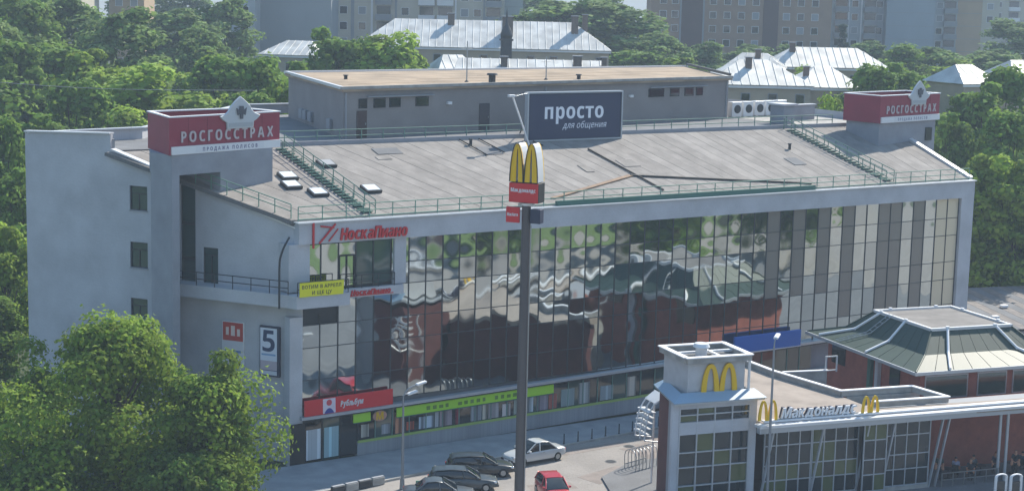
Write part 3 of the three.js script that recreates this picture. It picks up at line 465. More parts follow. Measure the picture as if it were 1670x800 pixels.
// ------------------------------------------------------------------ the restaurant in front, at the right
const MT = A - 12.5 * Math.PI / 180, MO = F(15.2, -20.6);
const MW = (p, q, h) => v3(p, h, -q).applyAxisAngle(v3(0, 1, 0), MT).add(MO);
const mloc = (pts) => pts.map(([p, q]) => [p, -q]);
const rest = thing('fast_food_restaurant', 'low glazed restaurant with a corner tower, pale flat roof and green mansard block', 'restaurant', MO, MT);
const Q = (p, q, h) => v3(p, h, -q);
{
  const cop = (pts, h0, h1, w = 0.3) => { for (let i = 0; i + 1 < pts.length; i++) { const [a, b] = [pts[i], pts[i + 1]], l = Math.hypot(b[0] - a[0], b[1] - a[1]), n = [-(b[1] - a[1]) / l * w / 2, (b[0] - a[0]) / l * w / 2], e = [(b[0] - a[0]) / l * 0.1, (b[1] - a[1]) / l * 0.1];
    const poly = (k, x) => mloc([[a[0] - n[0] * k - e[0] * x, a[1] - n[1] * k - e[1] * x], [b[0] - n[0] * k + e[0] * x, b[1] - n[1] * k + e[1] * x], [b[0] + n[0] * k + e[0] * x, b[1] + n[1] * k + e[1] * x], [a[0] + n[0] * k - e[0] * x, a[1] + n[1] * k - e[1] * x]]);
    part(rest, 'parapet', prism(poly(0.7, 0), h0, h1 - 0.07), M.concrete); part(rest, 'coping', prism(poly(1.1, 1), h1 - 0.068 + i * 0.002, h1 + i * 0.002), M.white); } };
  const roofM = grainy(0x93887e, 0.25, 6, 61, 0.95, 0.08);
  // walls and flat roof
  part(rest, 'wall', prism(mloc([[6.3, 4.4], [12.5, 14.4], [13.0, 14.4], [13.0, 4.4]]), 0, 5.2), M.maroon);
  part(rest, 'roof', prism(mloc([[6.12, -0.95], [35, -1.6], [35, 0.4], [15.1, 0.95], [14.9, 4.3], [13.35, 11], [13.2, 14.6], [12.4, 14.6], [6.12, 4.42]]), 5.2, 5.42), roofM);
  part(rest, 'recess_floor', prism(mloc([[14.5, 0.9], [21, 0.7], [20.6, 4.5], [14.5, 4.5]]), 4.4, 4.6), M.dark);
  cop([[13.15, 14.6], [13.4, 11.0], [14.85, 4.4], [20.4, 4.3], [21, 1.0], [15.3, 1.15]], 5.42, 5.85);
  cop([[14.5, 11.4], [17.8, 11.1]], 0.1, 5.6, 0.25);
  part(rest, 'court_wall', prism(mloc([[15.2, 4.15], [20.9, 4.05], [20.9, 4.3], [15.2, 4.4]]), 0, 5.4), M.concrete);
  part(rest, 'court_gate', [box(17.7, 17.78, 5.4, 6.5, -11.2, -11.1), box(18.6, 18.68, 5.4, 6.5, -11.2, -11.1), box(17.7, 18.68, 6.5, 6.58, -11.2, -11.1), box(17.78, 18.6, 5.5, 5.56, -11.2, -11.1)], M.whiteMetal);
  // stepped cornice
  part(rest, 'cornice', box(5.5, 35.2, 4.95, 5.32, 0.9, 1.3), M.alu);
  part(rest, 'cornice', box(5.4, 35.3, 5.325, 5.5, 0.75, 1.5), M.whiteMetal);
  part(rest, 'cornice', box(6.0, 35.2, 5.55, 5.66, 0.55, 0.95), M.white);
  part(rest, 'soffit', box(6.2, 35, 4.9, 4.948, -3.4, 0.9), M.grey);
  // glazed bays behind slanting fins
  const bays = [[6.5, 9.9], [10.0, 13.4], [13.5, 15.2], [15.3, 18.9]];
  bays.forEach(([a, b], k) => {
    const z = k === 2 ? 0.75 : 0.2, cols = Math.round((b - a) / 0.95), rows = [0.4, 1.5, 2.5, 3.8, 4.9];
    for (let c = 0; c < cols; c++) for (let r = 0; r < 4; r++) {
      const w = (b - a) / cols, o = part(rest, 'pane', paneGeo(w - 0.06, rows[r + 1] - rows[r] - 0.06, 500 + k * 40 + c * 4 + r), hash(c, r, k + 70) > 0.22 ? M.cafeGlass : M.cafeGlassB);
      o.position.set(a + w * (c + 0.5), (rows[r] + rows[r + 1]) / 2, z);
    }
    for (let c = 0; c <= cols; c++) part(rest, 'mullion', box(a + (b - a) * c / cols - 0.035, a + (b - a) * c / cols + 0.035, 0.3, 4.9, z - 0.03, z + 0.06), M.alu);
    for (const h of rows.slice(0, 4)) part(rest, 'transom', box(a, b, h - 0.035, h + 0.035, z - 0.03, z + 0.05), M.alu);
    part(rest, 'bay_back', box(a, b, 0.3, 4.9, z - 0.25, z - 0.15), M.black);
    part(rest, 'curb', box(a, b, 0, 0.36, z - 0.2, z + 0.12), M.concrete);
  });
  for (const p of [6.3, 9.95, 13.35, 15.3, 19.0, 19.5]) { part(rest, 'slanting_fin', slab(Q(p - 0.05, 0.95, 0.1).setZ(0.3), Q(p + 0.05, 0, 0.1).setZ(0.3), Q(p + 0.55, 0, 4.94).setZ(0.85), Q(p + 0.45, 0, 4.94).setZ(0.85), 0.16), M.alu); }
  // tower
  part(rest, 'tower_wall', prism(mloc([[0.28, 0.3], [0.6, 1.7], [5.9, 1.7], [5.9, 0.3]]), 0, 6.9), M.grey);
  part(rest, 'tower_wall', prism(mloc([[0.62, 1.7], [1.28, 4.4], [5.95, 4.4], [5.95, 1.7]]), 0, 6.6), M.maroon);
  part(rest, 'tower_pilaster', box(0.05, 0.55, 0, 6.9, -0.3, -0.02), M.render); part(rest, 'tower_pilaster', box(5.45, 5.98, 0, 6.9, -0.3, -0.02), M.render);
  part(rest, 'tower_band', box(0.55, 5.45, 4.9, 5.7, -0.29, 0.02), M.render); part(rest, 'tower_band', box(0.55, 5.45, 6.55, 6.9, -0.29, 0.02), M.render);
  const rows = [0.4, 1.6, 2.8, 3.75, 4.9], up = [5.7, 6.15, 6.55];
  const win = (a, b, h0, h1, s) => { const o = part(rest, 'pane', paneGeo(b - a - 0.05, h1 - h0 - 0.05, s), s % 4 ? M.cafeGlass : M.cafeGlassB); o.position.set((a + b) / 2, (h0 + h1) / 2, -0.1); };
  for (let c = 0; c < 4; c++) { const a = 0.55 + c * 1.225; for (let r = 0; r < 4; r++) win(a, a + 1.225, rows[r], rows[r + 1], 700 + c * 5 + r); for (let r = 0; r < 2; r++) win(a, a + 1.225, up[r], up[r + 1], 760 + c * 3 + r); }
  for (let c = 0; c <= 4; c++) part(rest, 'mullion', box(0.55 + c * 1.225 - 0.04, 0.55 + c * 1.225 + 0.04, 0.3, 6.55, -0.12, 0.03), M.alu);
  for (const h of [...rows.slice(0, 4), 6.15]) part(rest, 'transom', box(0.55, 5.45, h - 0.035, h + 0.035, -0.12, 0.02), M.alu);
  part(rest, 'tower_ledge', prism(mloc([[-0.05, -0.35], [6.3, -0.35], [6.3, 4.6], [1.0, 4.6]]), 6.9, 7.05), M.alu);
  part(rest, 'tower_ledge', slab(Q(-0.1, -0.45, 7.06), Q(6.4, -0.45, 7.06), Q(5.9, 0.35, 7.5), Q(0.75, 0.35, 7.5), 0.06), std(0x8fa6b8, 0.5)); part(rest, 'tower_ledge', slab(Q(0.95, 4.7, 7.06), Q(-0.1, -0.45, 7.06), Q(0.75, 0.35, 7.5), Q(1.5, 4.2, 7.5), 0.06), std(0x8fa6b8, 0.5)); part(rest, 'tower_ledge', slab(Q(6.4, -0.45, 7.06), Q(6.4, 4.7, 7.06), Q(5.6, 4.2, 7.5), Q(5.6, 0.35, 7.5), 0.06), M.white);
  part(rest, 'tower_cube', prism(mloc([[1.25, 0.5], [5.25, 0.5], [5.25, 3.9], [1.25, 3.9]]), 7.2, 9.35), grainy(0xb3b4b6, 0.12, 3, 62, 0.6));
  for (const [a, b] of [[5.45, 0.3], [5.45, 1.2]]) part(rest, 'tower_post', cyl(0.09, 0.09, 2.0, a, 7.4, -b), M.whiteMetal);
  cop([[1.05, 0.3], [5.5, 0.3], [5.5, 4.0], [1.05, 4.0], [1.05, 0.45]], 9.35, 9.75, 0.36);
  part(rest, 'tower_cap', prism(mloc([[1.1, 0.35], [5.45, 0.35], [5.45, 3.95], [1.1, 3.95]]), 9.3, 9.37), M.dark);
  part(rest, 'tower_beam', box(1.2, 5.35, 9.5, 9.62, -2.6, -2.4), M.white); part(rest, 'tower_beam', box(3.6, 3.8, 9.5, 9.617, -3.85, -0.45), M.white);
  part(rest, 'tower_vent', [cyl(0.38, 0.38, 0.7, 2.9, 9.35, -2.0, 14), cyl(0.55, 0.45, 0.22, 2.9, 10.0, -2.0, 14)], M.whiteMetal);
  // roofed terrace at the right
  part(rest, 'terrace_wall', box(19.6, 35, 0, 4.9, -3.6, -3.4), M.brick);
  for (const p of [24.4, 25.0, 29.5]) part(rest, 'terrace_post', cyl(0.11, 0.11, 4.9, p, 0, 0.3), M.alu);
  for (const h of [0.55, 1.0]) part(rest, 'terrace_rail', box(19.8, 24.3, h, h + 0.06, 0.5, 0.56), M.steel);
  for (let i = 0; i < 6; i++) part(rest, 'terrace_rail_post', box(19.8 + i * 0.88, 19.86 + i * 0.88, 0, 1.0, 0.5, 0.56), M.steel);
  // green mansard block
  const ring = (i, h) => [[21.0 + i, 4.8 + i], [35 - i, 4.8 + i], [35 - i, 19.3 - i], [21.0 + i, 19.3 - i]].map(([p, q]) => Q(p, q, h));
  const r0 = ring(0, 6.6), r1 = ring(2.1, 7.25), r2 = ring(3.6, 8.65);
  for (let i = 0; i < 4; i++) {
    const j = (i + 1) % 4, L = r0[i].distanceTo(r0[j]), n = 9;
    const lerp = (a, b, t) => a.clone().lerp(b, t);
    for (let k = 0; k < n; k++) { const a = k / n + 0.002, b = (k + 1) / n - 0.002, d = 0.004 * hash(i, k, 4);
      for (const [x, y] of [[r0, r1], [r1, r2]]) { const g = slab(lerp(x[i], x[j], a), lerp(x[i], x[j], b), lerp(y[i], y[j], b), lerp(y[i], y[j], a), 0.05 + d); part(rest, 'mansard_panel', g, M.green); } }
    for (const t of i === 3 ? [0.12, 0.56] : [0.2, 0.8]) { const up = v3(0, 0.1, 0), p = [r0, r1, r2].map((r) => lerp(r[i], r[j], t).add(up)); part(rest, 'roof_rib', [bar(p[0], p[1], 0.1, 8), bar(p[1], p[2], 0.1, 8), new THREE.SphereGeometry(0.13, 8, 6).translate(p[1].x, p[1].y, p[1].z), cyl(0.14, 0.14, 0.18, p[2].x, p[2].y - 0.05, p[2].z)], M.white); }
    for (const [x, y] of [[r0, r1], [r1, r2]]) part(rest, 'hip_cap', bar(x[i].clone().add(v3(0, 0.02, 0)), y[i].clone().add(v3(0, 0.02, 0)), 0.07), M.green);
  }
  part(rest, 'mansard_soffit', prism(mloc([[21.1, 4.9], [34.9, 4.9], [34.9, 19.2], [21.1, 19.2]]), 6.3, 6.52), M.grey);
  part(rest, 'eave_gutter', [box(20.9, 35.1, 6.38, 6.6, -4.86, -4.7), box(20.9, 21.02, 6.38, 6.6, -19.3, -4.86), box(20.9, 35.1, 6.38, 6.6, -19.42, -19.3), box(34.98, 35.1, 6.38, 6.6, -19.3, -4.86)], M.alu);
  part(rest, 'mansard_deck', prism(mloc([[24.6, 8.4], [31.4, 8.4], [31.4, 15.7], [24.6, 15.7]]), 8.45, 8.66), grainy(0x77736f, 0.3, 5, 66));
  part(rest, 'deck_edge', [box(24.5, 31.5, 8.6, 8.8, -8.55, -8.3), box(24.5, 31.5, 8.6, 8.8, -15.8, -15.55), box(24.5, 24.75, 8.6, 8.8, -15.55, -8.55), box(31.25, 31.5, 8.6, 8.8, -15.55, -8.55)], M.whiteMetal);
  const ladder = [r0, r1, r2].map((r) => r[3].clone().lerp(r[0], 0.3).add(v3(0, 0.18, 0)));
  for (const s of [-0.25, 0.25]) for (let k = 0; k < 2; k++) part(rest, 'ladder_rail', bar(ladder[k].clone().add(v3(0, 0, s)), ladder[k + 1].clone().add(v3(0, 0, s)), 0.03), M.steel);
  for (let k = 0; k < 10; k++) { const t = k / 10, p = t < 0.55 ? ladder[0].clone().lerp(ladder[1], t / 0.55) : ladder[1].clone().lerp(ladder[2], (t - 0.55) / 0.45); part(rest, 'ladder_rung', bar(p.clone().add(v3(0, 0, -0.25)), p.clone().add(v3(0, 0, 0.25)), 0.022, 4), M.steel); }
  part(rest, 'brick_wall', prism(mloc([[22.2, 6], [33.8, 6], [33.8, 18.1], [22.2, 18.1]]), 0, 6.3), M.brick);
  for (const [q, w] of [[16.5, 1.8], [9, 1.2]]) part(rest, 'window', box(22.1, 22.197, 4.6, 6.0, -q - w / 2, -q + w / 2), M.windowGlass);
  for (const q of [12, 11]) part(rest, 'white_post', box(21.9, 22.19, 0, 6.3, -q - 0.2, -q + 0.2), q === 11 ? M.render : M.tealDark);
  for (const [a, b] of [[22.6, 26.2], [27, 29.5], [30, 33]]) { const f = part(rest, 'window', box(a, b, 4.3, 6.0, 5.9 - 12 + 0.003, 6.05 - 12), M.alu); part(f, 'pane', box(a + 0.1, b - 0.1, 4.4, 5.9, -5.949, -5.93), M.greenGlass); }
}
function archM(w, h, t, lw) { // golden arches: two tall arches side by side
  const arch = (cx) => { const s = new THREE.Shape(), a = w / 4, n = 14, f = (x, A2, H) => H * Math.pow(1 - Math.pow(Math.abs(x) / A2, 2.3), 0.62);
    for (let i = 0; i <= n; i++) { const x = -Math.cos(i / n * Math.PI) * a; i ? s.lineTo(cx + x, f(x, a, h)) : s.moveTo(cx + x, 0); }
    for (let i = 0; i <= n; i++) { const b = a - lw, x = Math.cos(i / n * Math.PI) * b; s.lineTo(cx + x, f(x, b, h - lw * 0.8)); }
    s.closePath(); return new THREE.ExtrudeGeometry(s, { depth: t, bevelEnabled: false }); };
  return [arch(-w / 4 - 0.004), arch(w / 4 + 0.004)];
}
const mt = (label, p, q, h) => thing('arches_sign', label, 'sign', MW(p, q, h), MT);
{
  const a = mt('big yellow M sign on the restaurant corner tower', 3.2, 0.44, 7.4); archM(2.5, 1.85, 0.14, 0.34).forEach((g) => part(a, 'arch', g.translate(0.2, 0, 0), M.yellow));
  const b = mt('small yellow M at the left end of the roof lettering', 6.3, -0.75, 5.67); archM(1.35, 1.3, 0.12, 0.17).forEach((g) => part(b, 'arch', g, M.yellow));
  const c = mt('small yellow M at the right end of the roof lettering', 13.8, -0.75, 5.67); archM(1.3, 1.1, 0.12, 0.17).forEach((g) => part(c, 'arch', g, M.yellow));
  const d = thing('roof_lettering', 'white Макдоналдс letters standing along the restaurant roof edge', 'sign', MW(7.15, -0.75, 5.67), MT);
  part(d, 'rail', box(0, 5.8, 0.0, 0.05, -0.05, 0.05), M.steel); letters(d, 'Макдоналдс', 0.66, 0.12, M.white, 0.1, 0.06, -0.02, { width: 5.5, slant: 0.25 });
  letters(d, 'Макдоналдс', 0.68, 0.3, M.navy, 0.15, 0.03, -0.33, { width: 5.5, slant: 0.25 });
}
{ // curved white frame beside the tower
  const t = thing('curved_canopy_frame', 'white curved tube frame with slats behind the maroon wall of the corner tower', 'canopy frame', MW(1.35, 5.2, 0), MT);
  for (const z of [-0.7, 0, 0.7]) part(t, 'curved_tube', tube([v3(0.1, 6.1, z), v3(-0.35, 5.8, z), v3(-0.75, 5.1, z), v3(-0.95, 4.2, z), v3(-1.0, 3.4, z)], 0.05, 6, 16), M.white);
  for (let k = 0; k < 5; k++) part(t, 'slat', box(-0.85 - k * 0.05, -0.3 - k * 0.1, 5.2 - k * 0.36, 5.27 - k * 0.36, -0.85, 0.85), M.whiteMetal);
  part(t, 'hood', slab(v3(-0.35, 5.85, 0.8), v3(0.35, 6.35, 0.8), v3(0.35, 6.35, -0.8), v3(-0.35, 5.85, -0.8), 0.1), M.white);
  part(t, 'wall_bracket', [bar(v3(-1, 3.4, 0.7), v3(0.3, 3.2, 0.7), 0.05), bar(v3(-1, 3.4, -0.7), v3(0.3, 3.2, -0.7), 0.05), cyl(0.07, 0.07, 6.3, 0.3, 0, 0.7), cyl(0.07, 0.07, 6.3, 0.3, 0, -0.7)], M.whiteMetal);
}
{ // pylon sign
  const t = thing('pylon_sign', 'tall dark pylon with a yellow M and red boards at its top', 'pylon sign', F(7.04, -16), A - 0.95);
  part(t, 'pole', cyl(0.32, 0.27, 20.5, 0, 0, 0, 14), M.pole); part(t, 'base_plate', rbox(-0.6, 0.6, 0, 0.12, -0.6, 0.6, 0.03), M.darkMetal);
  part(t, 'ladder_strip', bar(v3(0.36, 1, 0.1), v3(0.36, 18, 0.1), 0.04), M.steel);
  const s = 0.42;
  archM(1.75, 2.3, 1.0, 0.36).forEach((g) => { part(t, 'arch_side', g.clone().translate(0, 20.65, -0.5), M.whiteMetal); });
  archM(1.75, 2.3, 0.1, 0.36).forEach((g) => { part(t, 'arch_face', g.clone().translate(0, 20.652, 0.503), M.yellow); part(t, 'arch_face', g.translate(0, 20.652, -0.603), M.yellow); });
  archM(1.83, 2.36, 0.06, 0.05).forEach((g) => part(t, 'arch_edge', g.translate(0, 20.65, 0.61), M.black));
  part(t, 'name_board', rbox(-0.95, 0.95, 19.4, 20.6, -0.55, 0.55, 0.04), M.black);
  for (const z of [0.556]) part(t, 'board_face', rbox(-0.93, 0.93, 19.42, 20.58, z - 0.01, z + 0.05, 0.02), M.red);
  letters(t, 'Макдоналдс', 0.24, 0.03, M.white, -0.8, 20.05, 0.607, { width: 1.6 });
  part(t, 'collar', [box(-0.5, 0.5, 19.15, 19.3, -0.12, 0.12), cyl(0.4, 0.4, 0.15, 0, 19.2, 0)], M.whiteMetal);
  part(t, 'small_board', rbox(-1.15, -0.3, 18.15, 19.1, 0.25, 0.45, 0.03), M.red); letters(t, 'МакАвто', 0.2, 0.02, M.white, -1.06, 18.55, 0.452, { width: 0.7 });
  part(t, 'small_board', rbox(0.35, 1.0, 18.15, 19.0, -0.35, 0.3, 0.03), M.navy);
}
function streetLamp(label, pos, h, turn, arms, group) {
  const t = thing('street_lamp', label, 'street lamp', pos, turn, group);
  part(t, 'pole', cyl(0.11, 0.06, h, 0, 0, 0, 8), M.lampPole); part(t, 'base', cyl(0.18, 0.14, 0.7, 0, 0, 0, 8), M.lampPole);
  for (const [x, y] of arms) { part(t, 'arm', tube([v3(0, h - 0.1, 0), v3(x * 0.3, h + y * 0.6, 0), v3(x, h + y, 0)], 0.045, 6, 8), M.lampPole); const hd = part(t, 'lamp_head', new RoundedBoxGeometry(0.75, 0.16, 0.3, 3, 0.07).rotateZ(Math.sign(x) * 0.2).translate(x + Math.sign(x) * 0.3, h + y + 0.05, 0), M.white); }
  return t;
}
streetLamp('slim grey twin-armed street lamp on the pavement before the green shop sign', F(3.18, -8.2), 6.2, A, [[1.0, 0.6], [0.35, 0.05]]);
streetLamp('dark street lamp seen against the front of the restaurant', F(20.65, -23.6), 10.6, A + 0.6, [[0.35, 0.5]]).children.forEach((c) => { if (c.name === 'lamp_head') { c.scale.set(1, 1, 1); c.material = M.white; } });
streetLamp('pale street lamp at the left edge beside the big tree', F(-19.85, -3), 7.2, A + 2.6, [[0.8, 0.2]]);
struct('lawn', prism(local([[-10, -74], [110, -74], [110, -88], [-10, -88]]), -0.2, 0.12), grainy(0x5a7038, 0.5, 5, 65, 1, 0.2));
// ------------------------------------------------------------------ cars
function loft(stations, n = 14) { // stations: [x, yBottom, yTop, halfWidthBottom, halfWidthTop]; rounded cross-sections along x
  const pos = [], idx = [], m = n + 1;
  for (const [x, y0, y1, w0, w1] of stations) for (let i = 0; i <= n; i++) {
    const t = i / n * 2 * Math.PI, c = Math.cos(t), s = Math.sin(t), e = 0.36, ex = Math.sign(c) * Math.pow(Math.abs(c), e), ey = Math.sign(s) * Math.pow(Math.abs(s), e), k = (ey + 1) / 2;
    pos.push(x, y0 + (y1 - y0) * k, ex * (w0 + (w1 - w0) * k));
  }
  for (let j = 0; j + 1 < stations.length; j++) for (let i = 0; i < n; i++) { const a = j * m + i; idx.push(a, a + m, a + 1, a + 1, a + m, a + m + 1); }
  const cap = (j, flip) => { const c = pos.length / 3, [x, y0, y1] = stations[j]; pos.push(x, (y0 + y1) / 2, 0); for (let i = 0; i < n; i++) { const a = j * m + i; flip ? idx.push(c, a, a + 1) : idx.push(c, a + 1, a); } };
  cap(0, true); cap(stations.length - 1, false);
  const g = new THREE.BufferGeometry(); g.setAttribute('position', new THREE.Float32BufferAttribute(pos, 3)); g.setIndex(idx); const q = g.toNonIndexed(); q.computeVertexNormals(); q.setAttribute('uv', new THREE.BufferAttribute(new Float32Array(q.attributes.position.count * 2), 2)); g.computeVertexNormals(); g.setAttribute('uv', new THREE.BufferAttribute(new Float32Array(pos.length / 3 * 2), 2)); return g;
}
const carGlass = new THREE.MeshPhysicalMaterial({ color: 0x10161a, roughness: 0.06, ior: 1.7 });
function car(label, pos, turn, paint, kind, group) { // front towards +x
  const t = thing('parked_car', label, 'car', pos, turn, group), L = kind === 'hatch' ? 3.9 : 4.55, h = L / 2, wag = kind === 'wagon';
  const body = new THREE.MeshPhysicalMaterial({ color: paint, roughness: 0.35, clearcoat: 0.8, clearcoatRoughness: 0.08, metalness: 0.2 });
  const tail = kind === 'sedan' ? 0.93 : 0.9;
  part(t, 'body', loft([[-h, 0.42, 0.72, 0.6, 0.58], [-h + 0.08, 0.32, tail - 0.06, 0.76, 0.7], [-h + 0.5, 0.25, tail, 0.84, 0.76], [-h * 0.35, 0.2, 0.93, 0.86, 0.8], [h * 0.3, 0.2, 0.92, 0.86, 0.8], [h - 0.75, 0.24, 0.84, 0.85, 0.76], [h - 0.15, 0.3, 0.72, 0.78, 0.68], [h, 0.38, 0.6, 0.62, 0.56]], 20), body);
  const r = kind === 'sedan' ? [-h + 0.75, -h + 1.45] : [-h + 0.15, -h + 0.5], f = [h * 0.5, h * 0.12];
  part(t, 'window_band', loft([[r[0], 0.8, 0.9, 0.76, 0.74], [r[1], 0.8, 1.37, 0.78, 0.6], [(r[1] + f[1]) / 2, 0.8, 1.43, 0.79, 0.62], [f[1], 0.8, 1.39, 0.79, 0.6], [f[0], 0.8, 0.9, 0.77, 0.74]], 20), carGlass);
  part(t, 'roof', loft([[r[1] - 0.22, 1.2, 1.3, 0.66, 0.6], [r[1] + 0.05, 1.36, 1.42, 0.61, 0.55], [(r[1] + f[1]) / 2, 1.42, 1.48, 0.62, 0.56], [f[1] - 0.1, 1.37, 1.43, 0.61, 0.55]], 16), body);
  for (const s of [-1, 1]) {
    for (const [a, b] of [[v3(f[0] - 0.06, 0.9, 0.75 * s), v3(f[1], 1.4, 0.59 * s)], [v3(r[0] + 0.06, 0.88, 0.75 * s), v3(r[1], 1.38, 0.59 * s)], [v3(0.05, 0.9, 0.785 * s), v3(-0.05, 1.42, 0.605 * s)]]) part(t, 'pillar', bar(a, b, 0.045, 6), body);
    for (const x of [-h + 0.8, h - 0.82]) { const w = part(t, 'wheel', new THREE.TorusGeometry(0.235, 0.085, 8, 20).scale(1, 1, 1.15).translate(x, 0.315, s * 0.76), M.tyre); part(w, 'rim', new THREE.CylinderGeometry(0.2, 0.2, 0.12, 16).rotateX(Math.PI / 2).translate(x, 0.315, s * 0.77), M.steel); }
    part(t, 'headlight', rbox(h - 0.3, h - 0.08, 0.55, 0.7, s * 0.56 - 0.16, s * 0.56 + 0.16, 0.05), M.chrome); part(t, 'tail_light', rbox(-h + 0.02, -h + 0.14, 0.6, 0.8, s * 0.55 - 0.15, s * 0.55 + 0.15, 0.04), M.bigRed);
    part(t, 'mirror', rbox(f[0] - 0.3, f[0] - 0.12, 0.9, 1.02, s * 0.86 - 0.09, s * 0.86 + 0.09, 0.04), body); part(t, 'door_handle', box(-0.35, -0.2, 0.78, 0.81, s * 0.845 - 0.03, s * 0.845 + 0.03), M.chrome);
  }
  part(t, 'bumper', rbox(h - 0.14, h + 0.04, 0.32, 0.48, -0.66, 0.66, 0.06), M.darkMetal); part(t, 'bumper', rbox(-h - 0.04, -h + 0.14, 0.36, 0.52, -0.66, 0.66, 0.06), M.darkMetal); part(t, 'number_plate', box(h + 0.03, h + 0.055, 0.36, 0.46, -0.26, 0.26), M.white);
  return t;
}
car('silver sedan parked by the kerb behind the pylon', F(14.35, -6.85), A + Math.PI + 0.03, 0xbfc2c2, 'sedan');
car('black estate car parked nose out behind the pylon', F(9.3, -7.9), A - 0.42, 0x1c2124, 'wagon');
car('dark grey estate car parked nearest the pylon foot', F(6.6, -10.1), A - 0.5, 0x353d42, 'wagon');
car('dark grey sedan parked leftmost of the parked row', F(3.9, -11.6), A - 0.5, 0x4a5156, 'sedan');
car('red hatchback right of the pylon foot', F(10.6, -14.6), A - 1.9, 0xb32430, 'hatch');

// ------------------------------------------------------------------ people
function bodyGeo(bones, heads, size, res) { // one smooth surface from tapered limbs
  const mc = new MarchingCubes(res, new THREE.MeshBasicMaterial(), false, false, 60000), half = size / 2, cell = size / res;
  const k = 26;
  for (let z = 0; z < res; z++) for (let y = 0; y < res; y++) for (let x = 0; x < res; x++) {
    const px = (x - res / 2) * cell, py = (y - res / 2) * cell + half * 0.98, pz = (z - res / 2) * cell; let e = 0;
    for (const [a, b, r0, r1] of bones) {
      const dx = b[0] - a[0], dy = b[1] - a[1], dz = b[2] - a[2], q = Math.max(0, Math.min(1, ((px - a[0]) * dx + (py - a[1]) * dy + (pz - a[2]) * dz) / (dx * dx + dy * dy + dz * dz + 1e-9)));
      const d = Math.hypot(px - a[0] - dx * q, py - a[1] - dy * q, pz - a[2] - dz * q) - (r0 + (r1 - r0) * q); e += Math.exp(-k * d);
    }
    mc.field[x + y * res + z * res * res] = Math.max(-3, Math.min(3, Math.log(e + 1e-12) / k));
  }
  mc.isolation = 0; mc.update();
  const c = mc.count, p = mc.positionArray.slice(0, c * 3), n = mc.normalArray.slice(0, c * 3), g = new THREE.BufferGeometry();
  for (let i = 0; i < c; i++) { p[3 * i] *= half; p[3 * i + 1] = p[3 * i + 1] * half + half * 0.98; p[3 * i + 2] *= half; }
  g.setAttribute('position', new THREE.BufferAttribute(p, 3)); g.setAttribute('normal', new THREE.BufferAttribute(n, 3)); g.setAttribute('uv', new THREE.BufferAttribute(new Float32Array(c * 2), 2)); return g;
}
const POSE = {};
function pose(sit) {
  if (POSE[sit]) return POSE[sit];
  const hip = sit ? 0.52 : 0.93, sh = hip + 0.5, B = { skin: [], top: [], legs: [] };
  B.legs.push([[-0.08, hip, 0], [0.08, hip, 0], 0.12, 0.12]);
  for (const s of [-1, 1]) {
    const knee = sit ? [s * 0.11, hip, 0.42] : [s * 0.1, 0.5, s * 0.05], foot = sit ? [s * 0.12, 0.08, 0.4] : [s * 0.11, 0.08, s * -0.06];
    B.legs.push([[s * 0.09, hip, 0], knee, 0.09, 0.06], [knee, foot, 0.062, 0.042], [foot, [foot[0], 0.045, foot[2] + 0.16], 0.042, 0.034]);
    const el = [s * 0.25, sh - 0.27, sit ? 0.1 : 0.0], wr = sit ? [s * 0.2, hip + 0.12, 0.32] : [s * 0.25, sh - 0.5, 0.1];
    B.top.push([[s * 0.18, sh, 0], el, 0.06, 0.046]); B.skin.push([el, wr, 0.042, 0.03], [wr, [wr[0], wr[1] - 0.06, wr[2] + 0.03], 0.034, 0.03]);
    for (let f = 0; f < 4; f++) B.skin.push([[wr[0] - 0.024 + f * 0.016, wr[1] - 0.09, wr[2] + 0.03], [wr[0] - 0.024 + f * 0.016, wr[1] - 0.15 + 0.012 * Math.abs(f - 1.5), wr[2] + 0.05], 0.009, 0.008]);
  }
  B.top.push([[0, hip + 0.06, 0], [0, sh - 0.12, 0], 0.13, 0.15], [[-0.13, sh - 0.02, 0], [0.13, sh - 0.02, 0], 0.085, 0.085]);
  B.skin.push([[0, sh + 0.02, 0], [0, sh + 0.15, 0.01], 0.055, 0.052], [[0, sh + 0.2, 0.01], [0, sh + 0.27, 0.02], 0.075, 0.088], [[0, sh + 0.2, 0.09], [0, sh + 0.225, 0.11], 0.014, 0.012]);
  const all = [...B.skin, ...B.top.map(([a, b, r, q]) => [a, b, r - 0.022, q - 0.022]), ...B.legs.map(([a, b, r, q]) => [a, b, r - 0.022, q - 0.022])];
  return POSE[sit] = { body: bodyGeo(all, 0, 1.9, 72), top: bodyGeo(B.top, 0, 1.9, 72), legs: bodyGeo(B.legs, 0, 1.9, 72), hair: new THREE.SphereGeometry(0.1, 12, 8, 0, 6.3, 0, 1.75).scale(0.95, 1, 1.05).translate(0, sh + 0.27, 0.0), eyes: [new THREE.SphereGeometry(0.012, 6, 5).translate(0.032, sh + 0.25, 0.1), new THREE.SphereGeometry(0.012, 6, 5).translate(-0.032, sh + 0.25, 0.1)] };
}
function person(label, pos, turn, sit, top, legs, hair = 0x2c221b, group) {
  const t = thing('person', label, 'person', pos, turn, group), p = pose(sit);
  part(t, 'body', p.body, M.skin); part(t, 'shirt', p.top, std(top, 0.9)); part(t, 'trousers', p.legs, std(legs, 0.9)); part(t, 'hair', p.hair, std(hair, 0.9)); for (const e of p.eyes) part(t, 'eye', e, M.black);
  return t;
}
